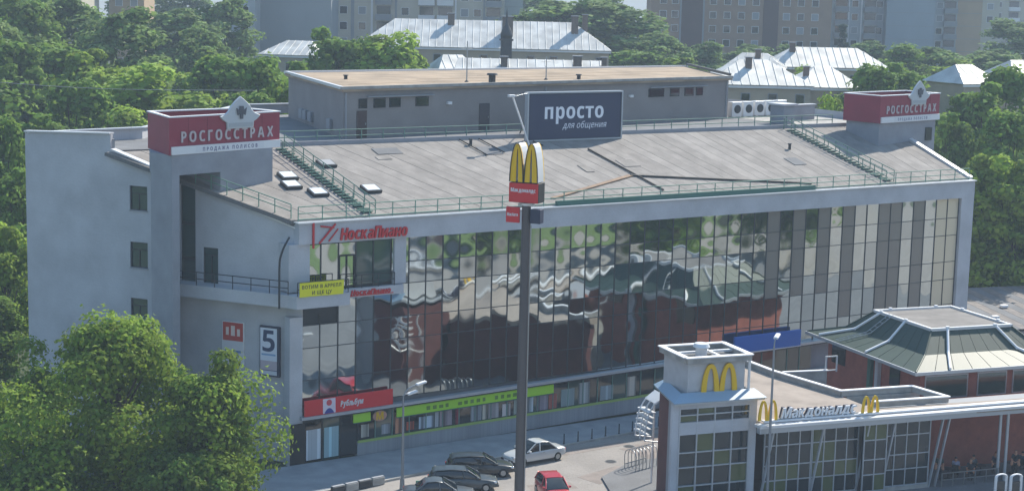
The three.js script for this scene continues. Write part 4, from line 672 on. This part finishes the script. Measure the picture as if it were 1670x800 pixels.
const chairs = [[20.6, 0.9, 0, 0x454c44, 'person in a grey green shirt at the left end of the terrace rail'], [22.2, 1.3, 1, 0x8d90a8, 'person in a pale lilac shirt seated near the middle of the terrace'], [22.9, 0.6, 1, 0x2b2d33, 'person in black seated near the middle of the terrace'], [23.7, 1.4, 1, 0x565b60, 'person in grey seated left of the terrace posts'], [26.3, 0.3, 0, 0x1e2025, 'person in black standing right of the terrace posts'], [27.6, 1.2, 1, 0x3c4350, 'person in dark blue seated at the right end of the terrace'], [25.6, 1.5, 1, 0x3a3540, 'person in dark violet seated behind the terrace posts']];
chairs.forEach(([p, q, sit, c, label], i) => {
  person(label, MW(p, q, 0.11), MT + (i % 2 ? 2.4 : -0.6), sit, c, 0x25272c);
  if (!sit) return;
  const ch = thing('terrace_chair', 'dark chair under the ' + label.replace(' seated', '').replace('person in', 'guest in'), 'chair', MW(p, q, 0.11), MT + (i % 2 ? 2.4 : -0.6));
  part(ch, 'seat', rbox(-0.22, 0.22, 0.38, 0.42, -0.2, 0.24, 0.015), M.black); part(ch, 'backrest', rbox(-0.22, 0.22, 0.5, 0.88, -0.26, -0.22, 0.015), M.black);
  for (const x of [-0.2, 0.2]) for (const z of [-0.2, 0.22]) part(ch, 'leg', bar(v3(x, 0, z), v3(x, z < 0 ? 0.6 : 0.39, z), 0.015), M.black);
});
for (let i = 0; i < 3; i++) { const t = thing('terrace_table', ['round dark terrace table nearest the glazed bays', 'round dark terrace table left of the terrace posts', 'round dark terrace table right of the terrace posts'][i], 'table', MW(21.4 + i * 2.6, 1.0, 0.11), MT); part(t, 'top', cyl(0.4, 0.4, 0.03, 0, 0.72, 0, 20), M.darkMetal); part(t, 'stem', cyl(0.03, 0.03, 0.72), M.darkMetal); part(t, 'foot', cyl(0.24, 0.2, 0.03, 0, 0, 0, 16), M.darkMetal); }
{ // white kiosk frames at the right bottom corner, kerb furniture
  for (let i = 0; i < 2; i++) { const t = thing('entrance_frame', i ? 'right white arched gate frame by the terrace' : 'left white arched gate frame by the terrace', 'gate frame', MW(21.9 + i * 0.95, -4.0 - i * 0.3, 0.1), MT); for (const x of [-0.4, 0.4]) part(t, 'post', cyl(0.1, 0.1, 1.5, x, 0, 0), M.white); part(t, 'arch', new THREE.TorusGeometry(0.4, 0.1, 8, 12, Math.PI).scale(1, 0.5, 1).translate(0, 1.5, 0), M.white); part(t, 'panel', box(-0.3, 0.3, 0.1, 1.2, -0.04, 0.04), M.windowGlass); }
  for (let i = 0; i < 4; i++) { const t = thing('kerb_barrier', ['dark', 'pale', 'dark', 'pale'][i] + ' concrete barrier block, ' + ['leftmost', 'second from the left', 'third from the left', 'rightmost'][i] + ' along the kerb', 'barrier', F(-0.9 + i * 1.05, -7.1 + i * 0.16, 0), A + 0.12, 'barrier blocks at the kerb'); part(t, 'block', rbox(-0.48, 0.48, 0, 0.5, -0.16, 0.16, 0.04), i % 2 ? M.concrete : M.darkMetal); part(t, 'cap', rbox(-0.46, 0.46, 0.5, 0.56, -0.12, 0.12, 0.02), M.grey); }
  const gr = thing('green_barrier', 'low green tube barrier beside the parked cars', 'barrier', F(3.6, -9.3), A - 0.6); for (const h of [0.4, 0.75]) part(gr, 'rail', bar(v3(0, h, 0), v3(2.4, h, 0), 0.045), std(0x4f8f72, 0.6)); for (const x of [0, 1.2, 2.4]) part(gr, 'post', bar(v3(x, 0, 0), v3(x, 0.78, 0), 0.05), std(0x4f8f72, 0.6));
  for (let i = 0; i < 9; i++) { const t = thing('bollard', 'thin dark bollard number ' + ['one', 'two', 'three', 'four', 'five', 'six', 'seven', 'eight', 'nine'][i] + ' from the left along the sunlit kerb', 'bollard', F(18.5 + i * 1.3, -4.6 + i * 0.1, 0.1), A, 'bollards along the kerb'); part(t, 'post', cyl(0.05, 0.04, 0.75), M.darkMetal); part(t, 'foot', cyl(0.09, 0.09, 0.05), M.darkMetal); }
  const rk = thing('hoop_railing', 'row of metal hoop railings at the restaurant corner', 'railing', F(18.6, -11.6, 0.1), A + 0.2); for (let i = 0; i < 7; i++) part(rk, 'hoop', tube([v3(i * 0.36, 0, 0), v3(i * 0.36, 1.2, 0.05), v3(i * 0.36, 1.4, 0.5), v3(i * 0.36, 1.2, 0.95), v3(i * 0.36, 0, 1)], 0.03, 5, 14), M.steel); part(rk, 'tie_bar', bar(v3(0, 0.3, 0), v3(2.2, 0.3, 0), 0.03), M.steel);
  const b = thing('shop_sign', 'blue shop sign on the mall front behind the restaurant tower', 'shop sign', F(37.5, -0.7, 4.0), A); part(b, 'panel', rbox(0, 7, 0, 1.3, -0.15, 0.1, 0.04), M.blue); part(b, 'edge', box(0, 7, -0.06, -0.003, -0.1, 0.14), M.white);
}

for (const [u, v, k] of [[19, -9.5, 0], [22.5, -7, 1], [13.5, -10.5, 2]]) { const t = thing('manhole_cover', ['round iron manhole cover in the sunlit road before the hoop railing', 'round iron manhole cover in the road right of the silver sedan', 'round iron manhole cover in the road between sedan and red hatchback'][k], 'manhole cover', F(u, v, -0.02)); part(t, 'ring', cyl(0.42, 0.42, 0.012, 0, 0, 0, 20), M.dark); part(t, 'lid', cyl(0.34, 0.34, 0.018, 0, 0, 0, 20), M.darkMetal); }
for (const [u, v, w, d, a] of [[17, -12, 2.2, 1.1, 0.2], [23, -9, 1.4, 2.2, 0.1], [12, -12.5, 1.6, 0.8, -0.3], [20, -6.2, 3, 0.5, 0.02], [26, -6, 2, 0.8, 0.1]]) { const c = Math.cos(a), s = Math.sin(a), q = ([x, y]) => [u + x * c - y * s, v + x * s + y * c]; struct('road', prism(local([[-w, -d], [w, -d * 0.8], [w * 0.9, d], [-w * 0.95, d * 0.9]].map(q)), -0.03, -0.014), grainy(0x857c76, 0.25, 3, 130, 0.95, 0.14)); }
// ------------------------------------------------------------------ trees
const leafMat = (tr) => new THREE.MeshPhysicalMaterial({ color: 0xffffff, vertexColors: true, roughness: 0.9, specularIntensity: 0.15, transmission: tr, thickness: 0, side: THREE.DoubleSide });
const LEAF = leafMat(0.5);
function crownGeo(H, W, base, lobes, leaves, leaf, tint, s0, conifer, wild = 0.35) {
  seed = s0;
  const L = [], pos = [], nor = [], col = [], uv = [];
  const gauss = () => (rnd() + rnd() + rnd() - 1.5) * 1.15;
  for (let i = 0; i < lobes; i++) {
    const y = Math.pow(rnd(), 0.85), a = rnd() * 6.283;
    const env = conifer ? (1 - y) * 0.9 + 0.06 : Math.sqrt(Math.max(0.02, 1 - Math.pow(Math.abs(y - 0.42) / 0.6, 2.3)));
    const sect = 1 - wild * 0.5 + wild * (hash(a * 1.6 | 0, y * 3 | 0, s0) * 1.2 - 0.1), r = Math.pow(rnd(), 0.4) * env * W / 2 * 0.84 * sect;
    L.push([Math.cos(a) * r, base + y * (H - base) * (0.93 - wild * 0.3 * hash(a * 1.3 | 0, 7, s0)), Math.sin(a) * r, W * (conifer ? 0.1 : rr(0.12, 0.23) * (wild > 0.9 ? 0.6 : 1)) * (1 - 0.35 * y), rr(0.72, 1.2)]);
  }
  const n = v3(), t = v3(), b = v3(), c = v3();
  for (const [x, y, z, R, tone] of L) for (let k = 0; k < leaves; k++) {
    n.set(gauss(), gauss() + 0.25, gauss()).normalize(); const rad = R * (0.3 + 0.7 * Math.sqrt(rnd()) + 0.6 * rnd() * rnd());
    c.set(x + n.x * rad, y + n.y * rad * 0.8, z + n.z * rad);
    n.x += gauss() * 0.7; n.y += gauss() * 0.7 + 0.3; n.z += gauss() * 0.7; n.normalize();
    t.set(gauss(), gauss() - 0.4, gauss()).cross(n).normalize(); b.crossVectors(n, t);
    const w = leaf * rr(0.6, 1.25), h = leaf * rr(0.7, 1.5), f = w * 0.25, kk = tone * rr(0.75, 1.25), warm = rr(-0.015, 0.03);
    const p = (u, v, d) => pos.push(c.x + t.x * u * w + b.x * v * h + n.x * d, c.y + t.y * u * w + b.y * v * h + n.y * d, c.z + t.z * u * w + b.z * v * h + n.z * d);
    p(0, -0.5, 0); p(0.5, 0.05, f); p(0, 0.5, 0); p(0, -0.5, 0); p(0, 0.5, 0); p(-0.5, 0.05, f);
    for (let q = 0; q < 6; q++) { nor.push(n.x, n.y, n.z); col.push((tint[0] + warm) * kk, tint[1] * kk, tint[2] * kk); uv.push(0, 0); }
  }
  const g = new THREE.BufferGeometry();
  for (const [k, a, d] of [['position', pos, 3], ['normal', nor, 3], ['color', col, 3], ['uv', uv, 2]]) g.setAttribute(k, new THREE.Float32BufferAttribute(a, d));
  g.userData.lobes = L; return g;
}
function trunkGeo(H, W, L, r) {
  const gs = [], bend = (p, q, r0, r1, k) => { const n = 7, g = new THREE.CylinderGeometry(r1, r0, 1, n, 4), a = g.attributes.position; const d = q.clone().sub(p), side = v3(d.z, 0, -d.x).normalize();
    const m = new THREE.Quaternion().setFromUnitVectors(v3(0, 1, 0), d.clone().normalize()), len = d.length(), w = v3();
    for (let i = 0; i < a.count; i++) { const y = a.getY(i) + 0.5; w.set(a.getX(i), 0, a.getZ(i)).applyQuaternion(m); const o = Math.sin(y * Math.PI) * k * len; a.setXYZ(i, p.x + d.x * y + w.x + side.x * o, p.y + d.y * y + w.y, p.z + d.z * y + w.z + side.z * o); } g.computeVertexNormals(); return g; };
  gs.push(bend(v3(0, -0.3, 0), v3(0.1, H * 0.62, 0.05), r, r * 0.35, 0.02));
  for (let i = 0; i < Math.min(12, L.length); i++) { const l = L[i * 3 % L.length], y0 = Math.min(l[1] * 0.62, H * 0.55); gs.push(bend(v3(0.05, y0, 0), v3(l[0], l[1], l[2]), r * 0.42 * (1 - y0 / H), r * 0.1, 0.06)); }
  return merge(gs);
}
const TINT = [[0.16, 0.275, 0.045], [0.175, 0.28, 0.08], [0.25, 0.375, 0.05], [0.045, 0.10, 0.05]];
const KIND = [];
for (let k = 0; k < 8; k++) { // two shapes of each of four sorts
  const ty = k >> 1, con = ty === 3, H = 22, W = con ? 6 : 8.5, g = crownGeo(H, W, con ? 2 : 3.5, con ? 46 : 64, 115, con ? 0.36 : 0.5, TINT[ty], 91 + k * 13, con);
  KIND.push([g, trunkGeo(H, W, g.userData.lobes, 0.34)]);
}
const sort = ['dense dark green', 'tall hazy green', 'bright yellowish green', 'dark pointed'];
function tree(x, z, top, w, ty, label, i) {
  const base = z < -195 ? 8 * ((t) => t * t * (3 - 2 * t))(Math.min(1, (-z - 195) / 70)) : 0;
  const t = thing('tree', label, 'tree', v3(x, base - 0.1, z), i * 2.4, undefined), [cg, tg] = KIND[ty * 2 + i % 2], H = top - base + 0.6, W = Math.max(w, 3.8) * 1.42 / (ty === 3 ? 6 : 8.5);
  part(t, 'crown', cg, LEAF); part(t, 'trunk', tg, M.trunk); t.scale.set(W, H / 22, W); return t;
}
const groves = {
  "beyond the mall's left end": [[-59, -200, 27.3, 8.5, 0], [-55, -205, 24.0, 10.1, 0], [-51, -225, 28.6, 9.9, 1], [-39, -187, 23.6, 12.4, 2], [-37, -205, 23.6, 8.0, 2], [-45, -177, 21.6, 7.4, 0], [-47, -168, 19.8, 6.5, 0], [-39, -171, 19.6, 7.7, 2], [-44, -240, 25.6, 7.6, 1], [-53, -270, 27.9, 11.4, 1], [-47, -280, 29.4, 8.9, 1], [-27, -184, 24.1, 7.1, 0], [-24.5, -180, 21.6, 4.9, 2], [-27.5, -178, 20.6, 6.6, 0]],
  'at far left beside the wall': [[-45, -150, 19.8, 4.2, 0], [-42, -142, 17.1, 4.2, 0], [-39.6, -132, 13.2, 4.2, 2], [-39.6, -128, 8.6, 3.6, 0], [-50, -170, 16.6, 4.6, 0]],
  "right behind the penthouse's left half": [[-22.3, -212, 28.0, 8.4, 0], [-16, -212, 26.9, 9.6, 2], [-25, -195, 24.4, 7.5, 0], [-20, -220, 25.1, 4.7, 0], [-12.5, -215, 23.9, 4.6, 2]],
  'in the grove behind the billboard': [[7, -310, 30.3, 16.4, 1], [16, -312, 30.2, 16.5, 1], [2, -322, 27.0, 9.0, 1], [24, -290, 24.9, 9.2, 1], [19, -275, 22.0, 10.6, 0], [25, -262, 21.9, 8.3, 2], [12, -330, 29, 11, 1]],
  'before the brown apartment block': [[33, -300, 23.2, 7.4, 1], [45, -330, 22.2, 10.5, 1], [53, -330, 22.0, 9.3, 1], [65, -345, 27.1, 5.6, 3], [60, -335, 21, 9, 1]],
  'between white-roofed houses and tower blocks': [[67, -330, 23.5, 9.3, 1], [56, -285, 21.3, 8.1, 0], [64, -285, 23.8, 9.1, 0], [57, -265, 22.2, 8.4, 0], [73, -300, 23.5, 10.6, 1], [71, -280, 21.9, 8.9, 2], [84, -310, 22.6, 12.0, 1], [100, -350, 27.8, 11.1, 1], [54, -232, 21.6, 6.5, 0], [50, -243, 22.2, 5.1, 0], [92, -330, 22.5, 10, 1], [78, -270, 20.5, 9, 1]],
  "behind the right tower's red sign": [[34.5, -186, 21.9, 4.5, 2], [51, -190, 24.2, 7.4, 0], [57, -200, 24.4, 7.4, 0], [47, -184, 21.0, 4.4, 0], [50.5, -176, 20.7, 6.2, 0], [62, -185, 22, 8, 0], [44, -212, 23.6, 7, 0], [49, -222, 24.5, 8, 0], [39.5, -234, 22.6, 5, 2]],
  "beyond the mall's right end": [[45, -166, 17.4, 6.1, 2], [48, -163, 17.6, 5.8, 2], [46.5, -168, 14.6, 5.1, 0], [49, -164, 12.2, 5.6, 0], [50, -170, 9.8, 5.1, 0], [54, -172, 10, 5.6, 0], [53, -166, 15, 5, 2]],
};
groves['in the far row on the skyline'] = Array.from({ length: 13 }, (_, i) => [-95 + i * 16.5, -425 + (i * 37 % 20), 27 + (i * 29 % 5), 12, 1]);
groves["beyond the mall's left end"].push([-64, -215, 27, 9, 1], [-72, -245, 33.5, 11, 1], [-66, -230, 31.5, 9, 0], [-33, -196, 23.6, 9, 0], [-48, -195, 24.5, 9, 2], [-62, -240, 30, 10, 1], [-57, -185, 22, 9, 0]);
let ti = 0;
for (const [where, list] of Object.entries(groves)) {
  const byX = [...list].sort((a, b) => a[0] - b[0]);
  for (const [x, z, top, w, ty] of list) { const k = byX.findIndex((q) => q[0] === x && q[1] === z && q[2] === top) + 1, ord = ['first', 'second', 'third', 'fourth', 'fifth', 'sixth', 'seventh', 'eighth', 'ninth', 'tenth', 'eleventh', 'twelfth', 'thirteenth', 'fourteenth', 'fifteenth', 'sixteenth', 'seventeenth', 'eighteenth', 'nineteenth', 'twentieth', 'twenty-first', 'twenty-second'][k - 1]; tree(x, z, top, w, ty, `${sort[ty]} tree, ${ord} from left ${where}`, ti++); }
}
{ // the big near tree
  const H = 13.2, W = 13.2, g = crownGeo(H + 1.2, W * 1.15, 1.0, 135, 230, 0.27, [0.195, 0.30, 0.038], 4242, false, 1.0), p = v3(-23.2, 0, -99);
  const t = thing('tree', 'large leafy tree in the left foreground before the corner wall', 'tree', p, 0.7); part(t, 'crown', g, LEAF); part(t, 'trunk', trunkGeo(H, W, g.userData.lobes, 0.4), M.trunk);
  for (const [x, z, h, w, k, label] of [[-29.5, -104, 8.2, 5.5, 0, 'smaller tree at the left edge behind the lamp'], [-18.6, -94, 6.0, 5.5, 1, 'low bushy tree under the right side of the big tree'], [-17.4, -98, 10.6, 6.4, 2, 'slender bright tree at the right of the big tree'], [-26.5, -94, 5.6, 7, 3, 'low bushy tree at the bottom left corner']]) {
    const c = crownGeo(h, w, 0.6, 46, 300, 0.24, k % 2 ? [0.13, 0.22, 0.035] : [0.175, 0.275, 0.038], 777 + k, false), q = thing('tree', label, 'tree', v3(x, 0, z), k); part(q, 'crown', c, LEAF); part(q, 'trunk', trunkGeo(h, w, c.userData.lobes, 0.16), M.trunk);
  }
}

// ------------------------------------------------------------------ houses with white metal roofs, and the low sheds
function house(label, x, z, w, d, y0, eave, ridge, turn, o = {}) {
  const t = thing('house', label, 'house', v3(x, y0, z), turn), e = eave - y0, r = ridge - y0, hip = o.hip ?? Math.min(d * 0.5, w * 0.3), wallM = o.wall || grainy(0xa79b88, 0.15, 8, 71);
  part(t, 'wall', box(-w / 2 + 0.4, w / 2 - 0.4, 0, e, -d / 2 + 0.4, d / 2 - 0.4), wallM);
  const a = [v3(-w / 2, e, d / 2), v3(w / 2, e, d / 2), v3(w / 2, e, -d / 2), v3(-w / 2, e, -d / 2)], R0 = v3(-w / 2 + hip, r, 0), R1 = v3(w / 2 - hip, r, 0);
  const roof = part(t, 'roof', [slab(a[0], a[1], R1, R0, 0.12), slab(a[2], a[3], R0, R1, 0.12), slab(a[1], a[2], R1.clone().add(v3(0, 0, -0.01)), R1, 0.12), slab(a[3], a[0], R0, R0.clone().add(v3(0, 0, -0.01)), 0.12)], M.metalRoof);
  const n = Math.max(3, Math.round(w / 1.1)), seams = [];
  for (let i = 1; i < n; i++) { const xx = -w / 2 + w * i / n, k = Math.min(1, Math.min(i / n, 1 - i / n) * w / hip); seams.push(bar(v3(xx, e + 0.03, d / 2 - 0.02), v3(xx, e + (r - e) * k + 0.03, d / 2 * (1 - k)), 0.05, 4)); }
  if (hip > 1) for (let i = 1; i < 5; i++) { const zz = d / 2 - d * i / 5, k = 1 - Math.abs(zz) / (d / 2); seams.push(bar(v3(w / 2, e + 0.03, zz), v3(w / 2 - hip * k, e + (r - e) * k + 0.03, zz), 0.05, 4)); }
  for (const s of seams) part(roof, 'roof_seam', s, M.metalRoof);
  part(t, 'eave_board', [box(-w / 2 + 0.1, w / 2 - 0.1, e - 0.4, e - 0.13, d / 2 - 0.25, d / 2 - 0.1), box(w / 2 - 0.25, w / 2 - 0.1, e - 0.4, e - 0.13, -d / 2 + 0.1, d / 2 - 0.26)], M.white);
  const wn = o.windows ?? Math.round(w / 4);
  for (let f = 0; f < (o.floors ?? 2); f++) for (let i = 0; i < wn; i++) { const xx = -w / 2 + w * (i + 0.5) / wn, yy = e - 1.0 - f * 3.1; if (yy < 1.8) continue; const g = part(t, 'window', box(xx - 0.6, xx + 0.6, yy - 1.5, yy, d / 2 - 0.4, d / 2 - 0.34), M.grey); part(g, 'pane', box(xx - 0.5, xx + 0.5, yy - 1.4, yy - 0.1, d / 2 - 0.339, d / 2 - 0.32), M.windowGlass); }
  for (const [cx, cz, h, s] of o.chimneys || []) { const k = 1 - Math.abs(cz) / (d / 2), y = e + (r - e) * k; part(roof, 'chimney', box(cx - s, cx + s, y - 0.6, y + h, cz - s * 0.7, cz + s * 0.7), grainy(0x6f6259, 0.3, 2, 72)); part(roof, 'chimney_cap', box(cx - s - 0.1, cx + s + 0.1, y + h, y + h + 0.12, cz - s * 0.7 - 0.1, cz + s * 0.7 + 0.1), M.grey); }
  return t;
}
house('long cream house with a ribbed white metal roof behind the penthouse', -5, -262, 38, 13, 7, 22.7, 26.6, 0.02, { chimneys: [[3.5, 3.2, 2.6, 0.8], [13.6, 2.4, 2.4, 0.5], [15.2, 1.2, 1.9, 0.4], [-5, 1, 1.5, 0.5]], windows: 11, floors: 3, hip: 5.5 });
{ const t = thing('church_spire', 'dark spire rising before the long white-roofed house', 'spire', v3(-1.5, 2, -245), 0.3); part(t, 'shaft', box(-0.65, 0.65, 0, 22.5, -0.65, 0.65), grainy(0x3a3d42, 0.3, 2, 73)); part(t, 'dome', new THREE.LatheGeometry([[0.001, 0], [1.05, 0], [1.15, 0.7], [0.8, 1.6], [0.3, 2.2], [0.2, 3.2], [0.001, 5.0]].map(([x, y]) => new THREE.Vector2(x, y)), 14).scale(0.75, 0.9, 0.75).translate(0, 22.5, 0), M.darkMetal); part(t, 'cornice', box(-0.8, 0.8, 22.2, 22.45, -0.8, 0.8), M.darkMetal); }
house('small house with a steep white gable roof left behind the penthouse', -8, -216, 5.5, 7, 3, 21.4, 23.3, 0.3, { hip: 1.5, windows: 1 });
house('narrow white metal roof strip along the back edge of the penthouse', 1.8, -206, 18.5, 6, 1.5, 21.9, 23.4, 0.03, { hip: 0.5, windows: 4, chimneys: [[-3.3, 1.5, 1.0, 0.4], [5.4, 1.6, 1.3, 0.5], [8.6, 1.2, 1.0, 0.3]] });
house('left white hip roof house with a chimney right of the penthouse', 29.7, -216, 13.5, 10, 3, 20.7, 23.6, 0.05, { chimneys: [[-0.9, 1.6, 1.2, 0.38]], windows: 4, hip: 5 });
house('right white hip roof house beside the chimney house', 38.9, -219, 9, 9, 3, 20.4, 22.9, 0.05, { windows: 3, hip: 3.6, chimneys: [[-2.5, 2, 1.0, 0.35]] });
house('upper white-roofed house half hidden by trees right of centre', 45, -252, 17.5, 9, 7, 21.4, 24.1, 0.04, { windows: 5, hip: 4, chimneys: [[-5, 1, 1.2, 0.4]] });
house('small white-roofed house left of the upper roofs', 34, -246, 9, 7, 7, 21.2, 23.3, -0.2, { windows: 2, chimneys: [[0.5, 1, 1.1, 0.4]] });
house('white-roofed house behind the trees at the right', 58.6, -226, 7, 8, 3, 20.9, 23.2, 0.5, { windows: 2 });
house('white-roofed house at the right edge behind the trees', 70, -240, 8, 8, 5, 21.2, 23.4, 0.4, { windows: 2 });
house('grey-roofed house left of the tall trees behind the penthouse', -33, -262, 10, 9, 7, 20.9, 22.9, -0.25, { windows: 3 });
{
  const t = thing('shed', 'low dark corrugated roof shed at the right end of the mall', 'shed', v3(44, 0, -150), A - 0.25);
  part(t, 'wall', box(-6, 9, 0, 3.9, -7, 5), M.renderDark);
  for (let i = 0; i < 15; i++) { const x = -6.3 + i * 1.04; part(t, 'roof_sheet', slab(v3(x, 4.2, 5.4), v3(x + 1.0, 4.2, 5.4), v3(x + 1.0, 5.4, -7.3), v3(x, 5.4, -7.3), 0.08), i % 2 ? M.dark : grainy(0x77716d, 0.35, 3, 80)); }
  for (const [x, z] of [[-3, 2], [0, -1], [3, 3], [-4.5, -3]]) { const y = 4.2 + (5.4 - z) * 1.2 / 12.7; part(t, 'roof_vent', rbox(x, x + 0.7, y, y + 0.25, z, z + 0.5, 0.08), M.white); }
  part(t, 'timber_edge', box(-1, 9, 3.95, 4.15, 5.1, 5.4), grainy(0xa8834f, 0.3, 2, 81));
}

// ------------------------------------------------------------------ tower blocks in the haze
function block(label, x, z, w, d, turn, wall, o = {}) {
  const t = thing('apartment_building', label, 'apartment block', v3(x, 7.5, z), turn), H = o.h || 45, fl = 2.9, n = Math.floor(H / fl);
  part(t, 'wall', box(-w / 2, w / 2, -3, H, -d / 2, d / 2), wall); part(t, 'roof', box(-w / 2 - 0.3, w / 2 + 0.3, H, H + 0.6, -d / 2 - 0.3, d / 2 + 0.3), M.grey);
  const vis = Math.min(n, 11), winG = box(-0.75, 0.75, 0, 1.5, -0.02, 0.06), paneG = box(-0.66, 0.66, 0.08, 1.42, 0.061, 0.08), balG = box(-1.5, 1.5, 0, 1.05, 0, 1.1), slabG = box(-1.55, 1.55, -0.16, -0.003, 0, 1.16), recG = box(-1.3, 1.3, 1.06, 2.55, 0.0, 0.05);
  for (let f = 1; f < vis; f++) for (const [kind, xx] of o.cols || []) {
    const y = f * fl;
    if (kind === 'w') { const g = part(t, 'window', winG, M.white); g.position.set(xx, y + 0.9, d / 2); part(g, 'pane', paneG, hash(f, xx * 10 | 0, 5) < 0.2 ? M.grey : M.windowGlass); }
    else { const b = part(t, 'balcony', balG, kind === 'b' ? M.white : M.grey); b.position.set(xx, y, d / 2 + 0.003); part(b, 'floor_slab', slabG, M.concrete); part(b, 'opening', recG, M.windowGlass); }
  }
  for (const [a, b, m] of o.strips || []) part(t, 'facade_strip', box(a, b, -2.9, H - 0.1, d / 2 + 0.003, d / 2 + 0.12), m);
  if (o.joints) for (let f = 1; f < vis; f++) part(t, 'panel_joint', box(-w / 2 + 0.05, w / 2 - 0.05, f * fl - 0.04, f * fl + 0.04, d / 2 + 0.003, d / 2 + 0.03), M.grey);
  return t;
}
const cream = grainy(0xb9b4a6, 0.1, 12, 90), bluish = grainy(0xa3a9ad, 0.08, 14, 91), brown = grainy(0x977f6c, 0.14, 10, 92, 0.95, 0.12), brownDark = grainy(0x5f4d48, 0.14, 10, 93), beige = grainy(0xb09a80, 0.1, 10, 94);
block('pale block with stacked balconies at the top left', -87.5, -332, 11, 14, 0, cream, { cols: [['b', 0.8], ['b', -2.2], ['w', 4.2]], strips: [[2.6, 3.0, M.grey]] });
block('narrow orange-edged block left behind the trees', -78, -350, 7, 10, 0, beige, { cols: [['w', -1.5], ['w', 1.5]] });
block('grey windowed block end left of the blue grey wall', -46.6, -300, 4, 12, 0.0, bluish, { cols: [['w', 0.2]] });
block('blank blue grey end wall left of the balconied block', -38.8, -306, 13, 12, 0, grainy(0x8d959b, 0.06, 14, 95), { joints: 1 });
block('long grey block with balconies behind the white-roofed house', -18.5, -330, 32, 14, 0, cream, { cols: [['w', -14], ['w', -10.5], ['g', -6.5], ['w', -2.5], ['b', 1.5], ['b', 5], ['w', 8.6], ['w', 11], ['g', 14]], strips: [[-12.6, -12, M.grey], [-8.9, -8.5, M.white], [-4.4, -4, M.grey], [6.8, 7.1, M.white], [12.1, 12.4, M.grey]] });
block('narrow blank blue end wall beside the hazy grove', -0.8, -333, 3.6, 12, 0, bluish, { joints: 1 });
block('brown brick block with dark vertical bands behind the houses', 47.2, -372, 38, 14, 0, brown, { cols: [['w', -16.5], ['w', -14], ['w', -6], ['w', -3], ['w', 0], ['w', 3], ['w', 9.5], ['w', 12.5], ['w', 15.5]], strips: [[-12.6, -8.2, brownDark], [4.6, 7.8, brownDark], [-8.15, -7.8, M.grey], [-13, -12.65, M.grey]] });
block('pale blue balconied block right of the brown one', 75.2, -391, 12, 14, 0, bluish, { cols: [['g', -3.4], ['w', -0.4], ['g', 3], ['w', 5]], strips: [[-1.9, -1.6, M.white], [0.9, 1.2, M.white]] });
block('wide blank blue grey end wall at the right', 86.5, -388, 10.6, 14, 0, grainy(0x939fa8, 0.05, 14, 96), { joints: 1 });
block('slim block with one column of balconies right of the blank wall', 97.2, -400, 5.6, 12, 0, bluish, { cols: [['w', -1.2], ['g', 1.2]] });
block('beige blank panel block near the right edge', 103, -401, 5.8, 12, 0, beige, { joints: 1 });
block('slim pale windowed block at the right edge', 108, -402, 4.2, 12, 0, cream, { cols: [['w', 0]] });
block('faint pale block farthest right in the haze', 136, -482, 22, 14, 0, cream, { cols: [['w', -8], ['w', -4], ['b', 0], ['w', 4], ['w', 8]] });
{ const g = new THREE.BufferGeometry(); void g; }
// the far side of the street, seen in the mirrored front
block('tall beige block beyond the right edge, mirrored in the glazing', 120, -95, 26, 14, -1.9, beige, { h: 30, cols: [['w', -9], ['w', -5], ['b', -1], ['w', 3], ['w', 7]] }).position.y = 0;
block('pink brick block beyond the right edge, mirrored in the glazing', 96, -62, 22, 12, -1.7, grainy(0xa8776a, 0.12, 6, 97), { h: 14, cols: [['w', -7], ['w', -3], ['w', 1], ['w', 5]] }).position.y = 0;
[[70, -112, 14, 8, 0], [82, -104, 16, 9, 2], [92, -118, 18, 9, 0], [76, -86, 12, 8, 0], [108, -80, 17, 9, 0], [128, -70, 18, 10, 0], [140, -110, 18, 10, 2]].forEach(([x, z, h, w, ty], i) => tree(x, z, h, w, ty, `${sort[ty]} street tree, ${['first', 'second', 'third', 'fourth', 'fifth', 'sixth', 'seventh'][i]} of those beyond the right edge`, 100 + i));
{ const t = thing('overhead_cable', 'thin overhead cable crossing in front of the left trees', 'cable', v3(-46, 23.6, -140)); part(t, 'wire', tube([v3(0, 0, 0), v3(12, -0.5, 0), v3(25, -0.35, 0)], 0.02, 4, 20), M.grey); part(t, 'anchor', cyl(0.06, 0.06, 0.3, 25, -0.5, 0), M.darkMetal); }

renderer.render(scene, camera);
